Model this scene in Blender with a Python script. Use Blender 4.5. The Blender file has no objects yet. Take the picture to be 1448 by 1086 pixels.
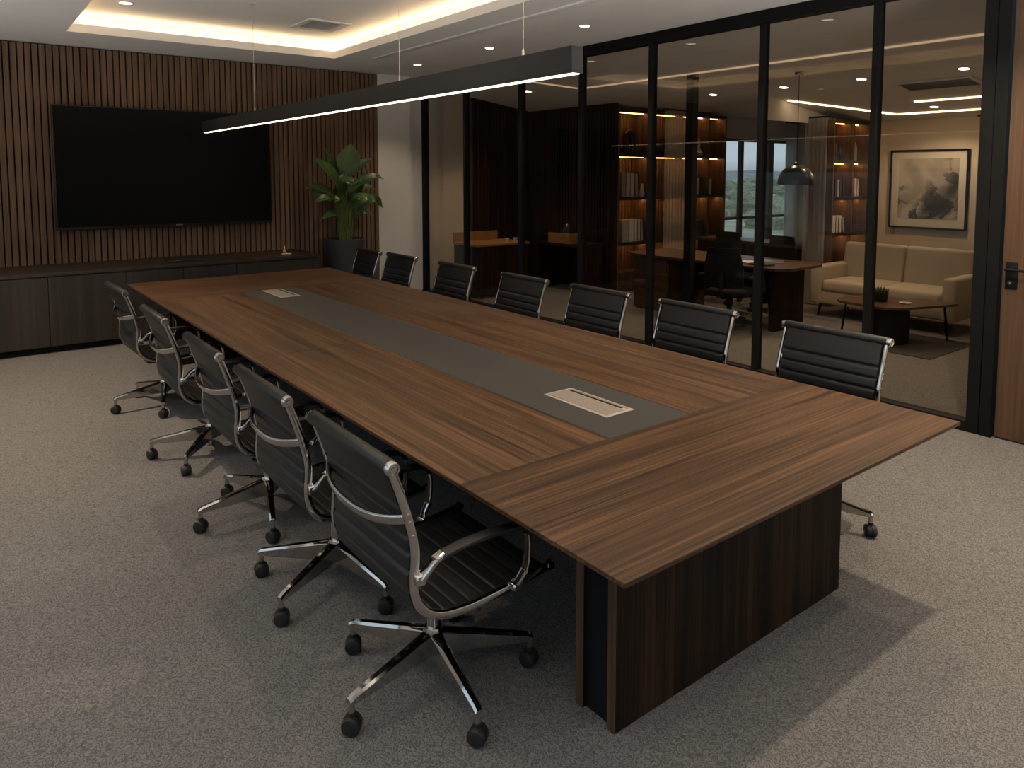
import bpy, bmesh, math, random
from mathutils import Vector, Matrix
random.seed(7)
PI = math.pi
scene = bpy.context.scene
COL = scene.collection

# ------------------------------------------------------------------ helpers
def tag(o, label=None, cat=None, group=None, kind=None):
    if label: o['label'] = label
    if cat: o['category'] = cat
    if group: o['group'] = group
    if kind: o['kind'] = kind
    return o

def thing(name, label, cat, loc=(0, 0, 0), rz=0.0, group=None, kind=None):
    o = bpy.data.objects.new(name, None)
    o.empty_display_size = 0.1
    COL.objects.link(o)
    o.location = loc
    o.rotation_euler = (0, 0, rz)
    return tag(o, label, cat, group, kind)

def obj(name, bm, mat, parent=None, smooth=True, angle=38, loc=None):
    bmesh.ops.recalc_face_normals(bm, faces=bm.faces[:])
    me = bpy.data.meshes.new(name)
    bm.to_mesh(me)
    bm.free()
    me.materials.append(mat)
    if smooth:
        me.polygons.foreach_set('use_smooth', [True] * len(me.polygons))
        me.set_sharp_from_angle(angle=math.radians(angle))
    o = bpy.data.objects.new(name, me)
    COL.objects.link(o)
    if parent is not None: o.parent = parent
    if loc: o.location = loc
    return o

def kids(o):
    return [c for c in bpy.data.objects if c.parent is o]

def copy_tree(o, parent=None):
    c = o.copy()
    COL.objects.link(c)
    c.parent = parent
    for ch in kids(o):
        copy_tree(ch, c)
    return c

def BM():
    return bmesh.new()

def box(bm, x0, x1, y0, y1, z0, z1, bev=0.0, seg=2, M=None):
    r = bmesh.ops.create_cube(bm, size=1.0)
    vs = r['verts']
    for v in vs:
        v.co = Vector(((x0 + x1) / 2 + v.co.x * (x1 - x0), (y0 + y1) / 2 + v.co.y * (y1 - y0), (z0 + z1) / 2 + v.co.z * (z1 - z0)))
    if bev > 0:
        es = list({e for v in vs for e in v.link_edges})
        rr = bmesh.ops.bevel(bm, geom=es, offset=bev, segments=seg, profile=0.5, affect='EDGES')
        vs = list({v for f in rr['faces'] for v in f.verts} | {v for v in vs if v.is_valid})
    if M is not None:
        for v in vs: v.co = M @ v.co
    return vs

def lathe(bm, prof, n=24, axis='z', c=(0, 0, 0), cap=True):
    """prof: list of (r, h) from first to last"""
    rings = []
    c = Vector(c)
    for r, h in prof:
        ring = []
        for i in range(n):
            a = 2 * PI * i / n
            p = (r * math.cos(a), r * math.sin(a), h)
            if axis == 'x': p = (p[2], p[0], p[1])
            elif axis == 'y': p = (p[1], p[2], p[0])
            ring.append(bm.verts.new(c + Vector(p)))
        rings.append(ring)
    for a, b in zip(rings, rings[1:]):
        for i in range(n):
            j = (i + 1) % n
            bm.faces.new((a[i], a[j], b[j], b[i]))
    if cap:
        if prof[0][0] > 1e-6: bm.faces.new(rings[0][::-1])
        if prof[-1][0] > 1e-6: bm.faces.new(rings[-1])
    return [v for r in rings for v in r]

def sweep(bm, path, sec, N, cap=True, closed=False):
    """sweep closed 2-D section (u along N, v along t x N) along path; N = fixed side vector"""
    path = [Vector(p) for p in path]
    N = Vector(N).normalized()
    rings = []
    n = len(path)
    for i, p in enumerate(path):
        if closed: t = path[(i + 1) % n] - path[i - 1]
        else: t = path[min(i + 1, n - 1)] - path[max(i - 1, 0)]
        t.normalize()
        s = (N - t * N.dot(t)).normalized()
        w = t.cross(s)
        q = sec(i / max(1, n - 1)) if callable(sec) else sec
        rings.append([bm.verts.new(p + s * a + w * b) for a, b in q])
    m = len(rings[0])
    R = list(zip(rings, rings[1:]))
    if closed: R.append((rings[-1], rings[0]))
    for a, b in R:
        for i in range(m):
            j = (i + 1) % m
            bm.faces.new((a[i], a[j], b[j], b[i]))
    if cap and not closed:
        bm.faces.new(rings[0][::-1])
        bm.faces.new(rings[-1])

def rsec(w, h, r=0.3, n=2):
    """rounded rectangle section"""
    rr = min(w, h) * r
    out = []
    for cx, cy, a0 in ((w/2-rr, h/2-rr, 0), (-w/2+rr, h/2-rr, PI/2), (-w/2+rr, -h/2+rr, PI), (w/2-rr, -h/2+rr, 1.5*PI)):
        for k in range(n + 1):
            a = a0 + PI / 2 * k / n
            out.append((cx + rr * math.cos(a), cy + rr * math.sin(a)))
    return out

def csec(r, n=10):
    return [(r * math.cos(2 * PI * i / n), r * math.sin(2 * PI * i / n)) for i in range(n)]

def spline(pts, per=8):
    """Catmull-Rom through points"""
    P = [Vector(p) for p in pts]
    P = [P[0] * 2 - P[1]] + P + [P[-1] * 2 - P[-2]]
    out = []
    for i in range(1, len(P) - 2):
        a, b, c, d = P[i-1], P[i], P[i+1], P[i+2]
        for k in range(per):
            t = k / per
            out.append(0.5 * ((2*b) + (c-a)*t + (2*a-5*b+4*c-d)*t*t + (-a+3*b-3*c+d)*t**3))
    out.append(P[-2].copy())
    return out

def resample(pts, n):
    L = [0.0]
    for a, b in zip(pts, pts[1:]): L.append(L[-1] + (b - a).length)
    out = []
    j = 0
    for k in range(n + 1):
        s = L[-1] * k / n
        while j < len(L) - 2 and L[j+1] < s: j += 1
        f = (s - L[j]) / max(1e-9, L[j+1] - L[j])
        out.append(pts[j].lerp(pts[j+1], min(1, max(0, f))))
    return out, L[-1]

# ------------------------------------------------------------------ materials
def nmat(name):
    m = bpy.data.materials.new(name)
    m.use_nodes = True
    nt = m.node_tree
    return m, nt, nt.nodes, nt.links, nt.nodes['Principled BSDF']

def plain(name, col, rough=0.5, metal=0.0, noise=0.06, nscale=30.0, bump=0.0, spec=None):
    m, nt, N, L, b = nmat(name)
    tc = N.new('ShaderNodeTexCoord')
    nz = N.new('ShaderNodeTexNoise'); nz.inputs['Scale'].default_value = nscale; nz.inputs['Detail'].default_value = 3
    L.new(tc.outputs['Object'], nz.inputs['Vector'])
    rp = N.new('ShaderNodeValToRGB')
    rp.color_ramp.elements[0].position = 0.3; rp.color_ramp.elements[1].position = 0.7
    rp.color_ramp.elements[0].color = [c * (1 - noise) for c in col] + [1]
    rp.color_ramp.elements[1].color = [min(1, c * (1 + noise)) for c in col] + [1]
    L.new(nz.outputs['Fac'], rp.inputs['Fac'])
    L.new(rp.outputs['Color'], b.inputs['Base Color'])
    b.inputs['Roughness'].default_value = rough
    b.inputs['Metallic'].default_value = metal
    if spec is not None: b.inputs['Specular IOR Level'].default_value = spec
    if bump > 0:
        bp = N.new('ShaderNodeBump'); bp.inputs['Strength'].default_value = bump; bp.inputs['Distance'].default_value = 0.002
        L.new(nz.outputs['Fac'], bp.inputs['Height']); L.new(bp.outputs['Normal'], b.inputs['Normal'])
    return m

def emit(name, col, strength):
    m, nt, N, L, b = nmat(name)
    b.inputs['Base Color'].default_value = (0.8, 0.8, 0.8, 1)
    b.inputs['Emission Color'].default_value = (*col, 1)
    b.inputs['Emission Strength'].default_value = strength
    return m

def wood(name, dark, mid, light, axis, rough=0.4, across=34.0, along=0.7, bump=0.05, spec=0.4):
    m, nt, N, L, b = nmat(name)
    tc = N.new('ShaderNodeTexCoord')
    def nz(ac, al, det, dist):
        mp = N.new('ShaderNodeMapping')
        s = [ac, ac, ac]; s['xyz'.index(axis)] = al
        mp.inputs['Scale'].default_value = s
        L.new(tc.outputs['Object'], mp.inputs['Vector'])
        n = N.new('ShaderNodeTexNoise'); n.inputs['Scale'].default_value = 1.0
        n.inputs['Detail'].default_value = det; n.inputs['Distortion'].default_value = dist
        L.new(mp.outputs['Vector'], n.inputs['Vector'])
        return n
    a = nz(across, along, 4, 0.6)
    f = nz(across * 5, along * 3, 2, 0.0)
    w = nz(across * 0.22, along * 0.6, 2, 0.4)
    mx = N.new('ShaderNodeMix'); mx.data_type = 'FLOAT'; mx.inputs[0].default_value = 0.33
    L.new(a.outputs['Fac'], mx.inputs[2]); L.new(f.outputs['Fac'], mx.inputs[3])
    m2 = N.new('ShaderNodeMix'); m2.data_type = 'FLOAT'; m2.inputs[0].default_value = 0.3
    L.new(mx.outputs[0], m2.inputs[2]); L.new(w.outputs['Fac'], m2.inputs[3])
    rp = N.new('ShaderNodeValToRGB')
    e = rp.color_ramp.elements
    e[0].position = 0.385; e[0].color = (*dark, 1)
    e[1].position = 0.63; e[1].color = (*light, 1)
    k = e.new(0.5); k.color = (*mid, 1)
    L.new(m2.outputs[0], rp.inputs['Fac'])
    L.new(rp.outputs['Color'], b.inputs['Base Color'])
    b.inputs['Roughness'].default_value = rough
    b.inputs['Specular IOR Level'].default_value = spec
    bp = N.new('ShaderNodeBump'); bp.inputs['Strength'].default_value = bump; bp.inputs['Distance'].default_value = 0.001
    L.new(f.outputs['Fac'], bp.inputs['Height']); L.new(bp.outputs['Normal'], b.inputs['Normal'])
    return m

def carpet_mat():
    m, nt, N, L, b = nmat('carpet_loop')
    tc = N.new('ShaderNodeTexCoord')
    n1 = N.new('ShaderNodeTexNoise'); n1.inputs['Scale'].default_value = 46; n1.inputs['Detail'].default_value = 1.0; n1.inputs['Distortion'].default_value = 0.5
    L.new(tc.outputs['Object'], n1.inputs['Vector'])
    mu = N.new('ShaderNodeMath'); mu.operation = 'MULTIPLY'; mu.inputs[1].default_value = 34
    L.new(n1.outputs['Fac'], mu.inputs[0])
    si = N.new('ShaderNodeMath'); si.operation = 'SINE'; L.new(mu.outputs[0], si.inputs[0])
    n2 = N.new('ShaderNodeTexNoise'); n2.inputs['Scale'].default_value = 260; n2.inputs['Detail'].default_value = 2
    L.new(tc.outputs['Object'], n2.inputs['Vector'])
    ad = N.new('ShaderNodeMath'); ad.operation = 'MULTIPLY_ADD'; ad.inputs[1].default_value = 0.24; ad.inputs[2].default_value = 0.1
    L.new(si.outputs[0], ad.inputs[0])
    a2 = N.new('ShaderNodeMath'); a2.operation = 'MULTIPLY_ADD'; a2.inputs[1].default_value = 0.8
    L.new(n2.outputs['Fac'], a2.inputs[0]); L.new(ad.outputs[0], a2.inputs[2])
    rp = N.new('ShaderNodeValToRGB')
    rp.color_ramp.elements[0].position = 0.15; rp.color_ramp.elements[0].color = (0.10, 0.096, 0.094, 1)
    rp.color_ramp.elements[1].position = 0.85; rp.color_ramp.elements[1].color = (0.27, 0.255, 0.243, 1)
    L.new(a2.outputs[0], rp.inputs['Fac']); L.new(rp.outputs['Color'], b.inputs['Base Color'])
    b.inputs['Roughness'].default_value = 0.95; b.inputs['Specular IOR Level'].default_value = 0.1
    bp = N.new('ShaderNodeBump'); bp.inputs['Strength'].default_value = 0.7; bp.inputs['Distance'].default_value = 0.004
    L.new(a2.outputs[0], bp.inputs['Height']); L.new(bp.outputs['Normal'], b.inputs['Normal'])
    return m

def glass_mat(name, tint=(0.86, 0.84, 0.82), ior=1.5):
    m, nt, N, L, b = nmat(name)
    N.remove(b)
    out = N['Material Output']
    tr = N.new('ShaderNodeBsdfTransparent'); tr.inputs['Color'].default_value = (*tint, 1)
    gl = N.new('ShaderNodeBsdfGlossy'); gl.inputs['Roughness'].default_value = 0.0; gl.inputs['Color'].default_value = (1, 1, 1, 1)
    ge = N.new('ShaderNodeNewGeometry')
    mr = N.new('ShaderNodeMix'); mr.data_type = 'FLOAT'; mr.inputs[2].default_value = ior; mr.inputs[3].default_value = 1.0 / ior
    L.new(ge.outputs['Backfacing'], mr.inputs[0])
    fr = N.new('ShaderNodeFresnel'); L.new(mr.outputs[0], fr.inputs['IOR'])
    mx = N.new('ShaderNodeMixShader')
    L.new(fr.outputs[0], mx.inputs[0]); L.new(tr.outputs[0], mx.inputs[1]); L.new(gl.outputs[0], mx.inputs[2])
    L.new(mx.outputs[0], out.inputs['Surface'])
    return m

def sheer_mat():
    m, nt, N, L, b = nmat('sheer_fabric')
    out = N['Material Output']
    b.inputs['Base Color'].default_value = (0.78, 0.79, 0.80, 1); b.inputs['Roughness'].default_value = 0.9
    tr = N.new('ShaderNodeBsdfTransparent')
    tl = N.new('ShaderNodeBsdfTranslucent'); tl.inputs['Color'].default_value = (0.75, 0.76, 0.77, 1)
    m1 = N.new('ShaderNodeMixShader'); m1.inputs[0].default_value = 0.4
    L.new(b.outputs[0], m1.inputs[1]); L.new(tl.outputs[0], m1.inputs[2])
    mx = N.new('ShaderNodeMixShader'); mx.inputs[0].default_value = 0.58
    L.new(m1.outputs[0], mx.inputs[1]); L.new(tr.outputs[0], mx.inputs[2]); L.new(mx.outputs[0], out.inputs['Surface'])
    return m

def art_mat():
    """abstract ink wash: pale paper, dark diagonal mass rising to the right"""
    m, nt, N, L, b = nmat('ink_wash_paper')
    tc = N.new('ShaderNodeTexCoord')
    def noise(sc, det, dist=0.8):
        n = N.new('ShaderNodeTexNoise'); n.inputs['Scale'].default_value = sc; n.inputs['Detail'].default_value = det; n.inputs['Distortion'].default_value = dist
        L.new(tc.outputs['Object'], n.inputs['Vector']); return n
    def math2(op, a, v):
        n = N.new('ShaderNodeMath'); n.operation = op
        if hasattr(a, 'links'): L.new(a, n.inputs[0])
        else: n.inputs[0].default_value = a
        if hasattr(v, 'links'): L.new(v, n.inputs[1])
        else: n.inputs[1].default_value = v
        return n.outputs[0]
    sp = N.new('ShaderNodeSeparateXYZ'); L.new(tc.outputs['Object'], sp.inputs[0])
    # the sheet lies in local Y (to the left) and Z (up), +-0.38
    n1 = noise(3.3, 2.5, .7); n2 = noise(9.0, 4, 1.0); n3 = noise(2.2, 2, 0.6)
    wv = N.new('ShaderNodeVectorMath'); wv.operation = 'MULTIPLY_ADD'; wv.inputs[1].default_value = (.16, .16, .16)
    L.new(n2.outputs['Color'], wv.inputs[0]); L.new(tc.outputs['Object'], wv.inputs[2])
    v = N.new('ShaderNodeTexVoronoi'); v.inputs['Scale'].default_value = 6.2; L.new(wv.outputs[0], v.inputs['Vector'])
    sv = N.new('ShaderNodeSeparateColor'); L.new(v.outputs['Color'], sv.inputs[0])
    # dark band running from the lower middle up to the right edge, a smaller blot low on the left
    d1 = math2('ADD', math2('MULTIPLY', sp.outputs['Y'], .62), math2('MULTIPLY', sp.outputs['Z'], .78))
    band = math2('SUBTRACT', .30, math2('ABSOLUTE', math2('ADD', d1, .21), 0))
    side = math2('MULTIPLY', math2('MAXIMUM', math2('ADD', sp.outputs['Y'], -.02), 0), -1.1)
    blot = math2('SUBTRACT', .16, math2('ADD', math2('ABSOLUTE', math2('SUBTRACT', sp.outputs['Y'], .33), 0), math2('ABSOLUTE', math2('ADD', sp.outputs['Z'], .17), 0)))
    lin = math2('MAXIMUM', math2('ADD', band, side), math2('MULTIPLY', blot, 1.0))
    f = math2('ADD', lin, math2('MULTIPLY', math2('SUBTRACT', n1.outputs['Fac'], 0.5), 0.55))
    f = math2('ADD', f, math2('MULTIPLY', math2('SUBTRACT', sv.outputs[0], 0.5), 0.34))
    rp = N.new('ShaderNodeValToRGB'); e = rp.color_ramp.elements
    e[0].position = 0.0; e[0].color = (0.50, 0.45, 0.39, 1); e[1].position = 0.42; e[1].color = (0.03, 0.03, 0.032, 1)
    for p, c in ((0.06, (0.36, 0.32, 0.28)), (0.12, (0.22, 0.2, 0.18)), (0.2, (0.12, 0.11, 0.105)), (0.27, (0.05, 0.05, 0.05))):
        k = e.new(p); k.color = (*c, 1)
    L.new(f, rp.inputs['Fac'])
    # pale veils and grey blots over it
    r2 = N.new('ShaderNodeValToRGB'); r2.color_ramp.elements[0].position = 0.42; r2.color_ramp.elements[0].color = (0.3, 0.28, 0.26, 1)
    r2.color_ramp.elements[1].position = 0.62; r2.color_ramp.elements[1].color = (1, 1, 1, 1)
    L.new(n3.outputs['Fac'], r2.inputs['Fac'])
    mx = N.new('ShaderNodeMix'); mx.data_type = 'RGBA'; mx.blend_type = 'MULTIPLY'; mx.inputs[0].default_value = 0.55
    L.new(rp.outputs['Color'], mx.inputs[6]); L.new(r2.outputs['Color'], mx.inputs[7])
    L.new(mx.outputs[2], b.inputs['Base Color'])
    b.inputs['Roughness'].default_value = 0.8
    return m

def leaf_mat():
    m, nt, N, L, b = nmat('leaf_green')
    tc = N.new('ShaderNodeTexCoord')
    nz = N.new('ShaderNodeTexNoise'); nz.inputs['Scale'].default_value = 5; L.new(tc.outputs['Object'], nz.inputs['Vector'])
    rp = N.new('ShaderNodeValToRGB')
    rp.color_ramp.elements[0].position = 0.35; rp.color_ramp.elements[0].color = (0.018, 0.05, 0.010, 1)
    rp.color_ramp.elements[1].position = 0.7; rp.color_ramp.elements[1].color = (0.06, 0.125, 0.022, 1)
    L.new(nz.outputs['Fac'], rp.inputs['Fac']); L.new(rp.outputs['Color'], b.inputs['Base Color'])
    b.inputs['Roughness'].default_value = 0.42
    return m

WAL_D, WAL_M, WAL_L = (0.023, 0.0115, 0.006), (0.063, 0.0315, 0.0145), (0.142, 0.0735, 0.035)
M = {}
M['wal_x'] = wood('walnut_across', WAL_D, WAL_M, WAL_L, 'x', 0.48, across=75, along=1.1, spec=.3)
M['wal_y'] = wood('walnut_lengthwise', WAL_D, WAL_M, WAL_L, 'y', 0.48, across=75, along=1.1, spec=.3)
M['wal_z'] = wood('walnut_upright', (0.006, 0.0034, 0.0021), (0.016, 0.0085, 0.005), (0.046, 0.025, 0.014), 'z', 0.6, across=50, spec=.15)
M['slat'] = wood('slat_walnut', (0.10, 0.058, 0.034), (0.15, 0.09, 0.055), (0.2, 0.126, 0.08), 'z', 0.6, spec=.25)
M['oak'] = wood('oak_door', (0.066, 0.035, 0.0185), (0.094, 0.052, 0.0285), (0.122, 0.071, 0.04), 'z', 0.5)
M['cred'] = wood('dark_stained_oak', (0.014, 0.0115, 0.0095), (0.024, 0.019, 0.0155), (0.036, 0.029, 0.024), 'z', 0.5, across=26)
M['shelfw'] = wood('shelf_walnut', (0.06, 0.033, 0.017), (0.115, 0.065, 0.034), (0.16, 0.095, 0.052), 'z', 0.5)
M['deskw'] = wood('desk_walnut', (0.035, 0.019, 0.010), (0.07, 0.038, 0.02), (0.105, 0.06, 0.033), 'y', 0.35)
M['carpet'] = carpet_mat()
M['ceil'] = plain('ceiling_paint', (0.82, 0.81, 0.79), 0.9, noise=0.02, nscale=3)
M['white'] = plain('white_wall_paint', (0.62, 0.61, 0.59), 0.85, noise=0.02, nscale=4)
M['beige'] = plain('beige_wall_paint', (0.56, 0.485, 0.39), 0.9, noise=0.04, nscale=3)
M['blackm'] = plain('black_metal', (0.007, 0.0075, 0.008), 0.6, noise=0.1, spec=.14)
M['blackb'] = plain('black_backing', (0.006, 0.006, 0.006), 0.9)
M['black_gloss'] = plain('black_screen', (0.003, 0.003, 0.003), 0.3, noise=0.0, spec=.08)
M['bezel'] = plain('black_bezel', (0.012, 0.012, 0.013), 0.35)
M['charc'] = plain('charcoal_housing', (0.016, 0.0175, 0.020), 0.55, spec=.3)
M['core'] = plain('black_laminate', (0.008, 0.0095, 0.011), 0.6, spec=.15)
M['inlay'] = plain('charcoal_laminate', (0.044, 0.042, 0.040), 0.6, noise=0.08, nscale=300, spec=.3)
M['leather'] = plain('black_leather', (0.0115, 0.0113, 0.0113), 0.45, noise=0.12, nscale=220, bump=0.08, spec=.4)
M['chrome'] = plain('polished_chrome', (0.55, 0.53, 0.51), 0.1, metal=1.0, noise=0.03, nscale=60)
M['steel'] = plain('brushed_steel', (0.62, 0.57, 0.52), 0.32, metal=1.0, noise=0.05, nscale=120)
M['satin'] = plain('satin_aluminium', (0.33, 0.285, 0.25), 0.45, metal=.35, noise=0.05, nscale=120)
M['rubber'] = plain('black_rubber', (0.014, 0.014, 0.014), 0.5)
M['pot'] = plain('dark_grey_planter', (0.035, 0.038, 0.042), 0.5, noise=0.1, nscale=20)
M['soil'] = plain('potting_soil', (0.02, 0.015, 0.01), 0.95, noise=0.4, nscale=60, bump=0.6)
M['leaf'] = leaf_mat()
M['stem'] = plain('plant_stem', (0.13, 0.17, 0.035), 0.5, noise=0.2, nscale=12)
M['glass'] = glass_mat('partition_glass', (0.88, 0.86, 0.835), 1.3)
M['wglass'] = glass_mat('window_glass', (0.97, 0.98, 0.98))
M['sheer'] = sheer_mat()
M['sofa'] = plain('cream_upholstery', (0.36, 0.31, 0.24), 0.75, noise=0.05, nscale=200, bump=0.15)
M['mat_board'] = plain('cream_mount_board', (0.58, 0.53, 0.46), 0.85, noise=0.02)
M['art'] = art_mat()
M['cover'] = plain('cream_book_cover', (0.72, 0.67, 0.6), 0.7, noise=0.08, nscale=14)
M['cover2'] = plain('taupe_book_cover', (0.42, 0.38, 0.33), 0.7, noise=0.1, nscale=14)
M['cover3'] = plain('dark_book_cover', (0.05, 0.045, 0.04), 0.7, noise=0.1, nscale=14)
M['pages'] = plain('book_pages', (0.62, 0.57, 0.48), 0.9, noise=0.08, nscale=90)
M['ceram'] = plain('white_ceramic', (0.6, 0.57, 0.52), 0.4)
M['dceram'] = plain('black_ceramic', (0.012, 0.012, 0.013), 0.35)
M['pendant'] = plain('pendant_enamel', (0.018, 0.026, 0.03), 0.25)
M['gold'] = plain('pendant_lining', (0.55, 0.36, 0.17), 0.45)
M['amberw'] = plain('amber_veneer', (0.30, 0.15, 0.045), 0.5, noise=0.15, nscale=8)
M['rug'] = plain('dark_rug', (0.045, 0.04, 0.036), 0.95, noise=0.2, nscale=90, bump=0.4)
M['mesh'] = plain('black_mesh_fabric', (0.006, 0.006, 0.006), 0.8, spec=.2)
M['frost'] = plain('pale_paper', (0.6, 0.58, 0.55), 0.8)
M['lawn'] = plain('rough_grass', (0.36, 0.37, 0.29), 0.95, noise=0.5, nscale=0.12)  # pale albedo carries distance haze in the colour
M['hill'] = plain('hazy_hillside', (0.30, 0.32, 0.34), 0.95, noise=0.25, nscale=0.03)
M['shrub'] = plain('shrub_leaves', (0.27, 0.30, 0.21), 0.9, noise=0.45, nscale=3, bump=0.5)
WARM = (1.0, 0.73, 0.42)
M['satin_rim'] = plain('satin_rim', (0.5, 0.45, 0.4), 0.4, metal=.4)
M['led_cove'] = emit('cove_led', (1.0, 0.67, 0.36), 21.0)
M['led_bar'] = emit('bar_diffuser', (1.0, 0.80, 0.56), 4.5)
M['led_shelf'] = emit('shelf_led', (1.0, 0.50, 0.17), 19.0)
M['led_next'] = emit('ceiling_led', (1.0, 0.72, 0.42), 6.5)
M['refl_glow'] = emit('cove_reflection_glow', (1.0, 0.68, 0.40), 0.42)  # weak glow for the strips that imitate the mirrored cove
M['lens'] = emit('downlight_lens', (1.0, 0.84, 0.62), 9.0)

# ------------------------------------------------------------------ camera
cam = bpy.data.cameras.new('camera')
cam.sensor_fit = 'HORIZONTAL'; cam.sensor_width = 36.0
FPX, CYP, YAW, PIT = 1039.3, 327.2, 0.6546, 0.0775
cam.lens = FPX * 36.0 / 1448.0
cam.shift_y = -(543.0 - CYP) / 1448.0
cam.clip_end = 2000; cam.clip_start = 0.05
co = bpy.data.objects.new('camera', cam)
COL.objects.link(co)
co.location = (0, 0, 1.8)
co.rotation_euler = (PI / 2 - PIT, 0, -YAW)
scene.camera = co

# ------------------------------------------------------------------ room numbers
G = 5.64          # glass partition plane
CZ = 3.2          # lower ceiling
S = 9.40          # front of slats
XL, YR = -1.4, -1.6
TX0, TX1, TY0, TY1 = 1.0, 3.8, 0.55, 8.48      # ceiling tray opening
def slope(x): return 3.2 - (min(x, 8.3) - G) * 0.139 if x < 8.3 else 3.2 - (x - G) * 0.139

def struct(name, bm, mat, label, cat, **k):
    return tag(obj(name, bm, mat, **k), label, cat, kind='structure')

# floor
b = BM(); box(b, XL - .1, 13.6, YR - .1, 10.1, -0.1, 0.0)
struct('floor', b, M['carpet'], 'grey-brown loop pile carpet running under the whole office', 'floor', smooth=False)

# ceiling of the meeting room: four strips round the tray, lips, upper ceiling
b = BM()
box(b, XL - .1, TX0, YR - .1, 9.6, CZ, CZ + .06)
box(b, TX1, G + .05, YR - .1, 9.6, CZ, CZ + .06)
box(b, TX0, TX1, YR - .1, TY0, CZ, CZ + .06)
box(b, TX0, TX1, TY1, 9.6, CZ, CZ + .06)
w = .014
box(b, TX0 - w, TX0, TY0 - w, TY1 + w, CZ + .06, CZ + .085); box(b, TX1, TX1 + w, TY0 - w, TY1 + w, CZ + .06, CZ + .085)
box(b, TX0, TX1, TY0 - w, TY0, CZ + .06, CZ + .085); box(b, TX0, TX1, TY1, TY1 + w, CZ + .06, CZ + .085)
cv = .15; UZ = CZ + .21
for x0, x1, y0, y1 in ((TX0 - cv - .03, TX0 - cv, TY0 - cv - .03, TY1 + cv + .03), (TX1 + cv, TX1 + cv + .03, TY0 - cv - .03, TY1 + cv + .03),
                       (TX0 - cv, TX1 + cv, TY0 - cv - .03, TY0 - cv), (TX0 - cv, TX1 + cv, TY1 + cv, TY1 + cv + .03)):
    box(b, x0, x1, y0, y1, CZ + .06, UZ)
box(b, TX0 - cv - .03, TX1 + cv + .03, TY0 - cv - .03, TY1 + cv + .03, UZ, UZ + .05)
struct('ceiling', b, M['ceil'], 'white painted ceiling with a long recessed tray above the table', 'ceiling', smooth=False)
b = BM()
pth = [(TX0 - .1, TY0 - .1, CZ + .066), (TX1 + .1, TY0 - .1, CZ + .066), (TX1 + .1, TY1 + .1, CZ + .066), (TX0 - .1, TY1 + .1, CZ + .066)]
for i in range(4):
    p, q = Vector(pth[i]), Vector(pth[(i + 1) % 4])
    d = (q - p).normalized() * .012
    box(b, min(p.x, q.x) - .012, max(p.x, q.x) + .012, min(p.y, q.y) - .012, max(p.y, q.y) + .012, CZ + .062, CZ + .072)
tag(obj('cove_light_strip', b, M['led_cove'], smooth=False), 'warm light strip hidden in the cove round the ceiling tray', 'light strip')

# linear slot diffuser beside the tray
b = BM(); box(b, 4.15, 4.23, 2.6, 8.2, CZ - .012, CZ + .01, .003)
t = tag(obj('ceiling_slot_vent', b, plain('diffuser_paint', (0.80, 0.80, 0.80), 0.6)), 'long pale slot air diffuser in the ceiling between tray and downlights', 'air vent')

# walls
b = BM(); box(b, XL - .1, G + .06, 9.5, 9.6, 0, CZ)
box(b, 4.838, 5.36, 9.4, 9.5, 0, CZ)
struct('wall_back', b, M['white'], 'white painted end wall and pilaster beside the slatted panelling', 'wall', smooth=False)
WY0, WYM, WY1 = -1.2, 4.4, 9.0
b = BM()
box(b, XL - .1, XL, YR - .1, WY0, 0, CZ); box(b, XL - .1, XL, WY1, 9.5, 0, CZ); box(b, XL - .1, XL, WY0, WY1, 0, .7)
box(b, XL - .1, XL, WY0, WYM, 2.95, CZ); box(b, XL - .1, XL, WYM, WY1, 1.9, CZ)
struct('wall_left', b, M['white'], 'white side wall with a tall window and an added low one left of the camera', 'wall', smooth=False)
b = BM(); box(b, XL, G, YR - .1, YR, 0, .7); box(b, XL, G, YR - .1, YR, 1.9, CZ); box(b, XL, XL + .3, YR - .1, YR, .7, 1.9); box(b, 5.3, G, YR - .1, YR, .7, 1.9)
struct('wall_rear', b, M['white'], 'white wall with an added ribbon window behind the camera', 'wall', smooth=False)
def side_window(name, label, x, y, rz, w, n, h):
    t = thing(name, label, 'window', (x, y, .7), rz, kind='structure')
    b = BM()
    for k in range(n + 1):
        q = .03 + (w - .06) * k / n
        box(b, -.03, .03, q - .03, q + .03, 0, h, .004)
    box(b, -.03, .03, 0, w, 0, .06, .004); box(b, -.03, .03, 0, w, h - .06, h, .004)
    obj('frame', b, M['blackm'], t)
    b = BM(); box(b, -.004, .004, .06, w - .06, .06, h - .06); obj('pane', b, M['wglass'], t, smooth=False)
side_window('window_3', 'tall dark framed window in the side wall left of the camera', XL - .05, WY0, 0, WYM - WY0, 3, 2.25)
side_window('window_4', 'added low ribbon window in the side wall left of the chairs', XL - .05, WYM, 0, WY1 - WYM, 3, 1.2)  # unseen opening added so the upward fill reaches the ceiling
side_window('window_5', 'added ribbon window in the wall behind the camera', XL + .3, YR - .05, -PI / 2, 5.3 - XL - .3, 4, 1.2)  # unseen, added to pass fill light onto the right-hand ceiling
b = BM(); box(b, G - .06, G + .06, YR, .93, 0, CZ); box(b, G - .06, G + .06, .93, 1.9, 2.985, CZ)
struct('wall_right', b, M['white'], 'white wall and lintel round the wooden door', 'wall', smooth=False)

# slatted panelling on the end wall
b = BM()
n = 97; per = .0645; x = 4.832
for i in range(n):
    x1 = x - i * per; x0 = x1 - .0525
    if x0 < XL + .01: break
    box(b, x0, x1, S, S + .035, .0, CZ - .012, .003, 1)
tr = struct('trim_1', b, M['slat'], 'walnut vertical slat panelling covering the end wall behind the television', 'wall panelling')
b = BM(); box(b, XL, 4.832, S + .035, 9.498, 0, CZ - .005)
obj('backing', b, M['blackb'], tr, smooth=False)

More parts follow.
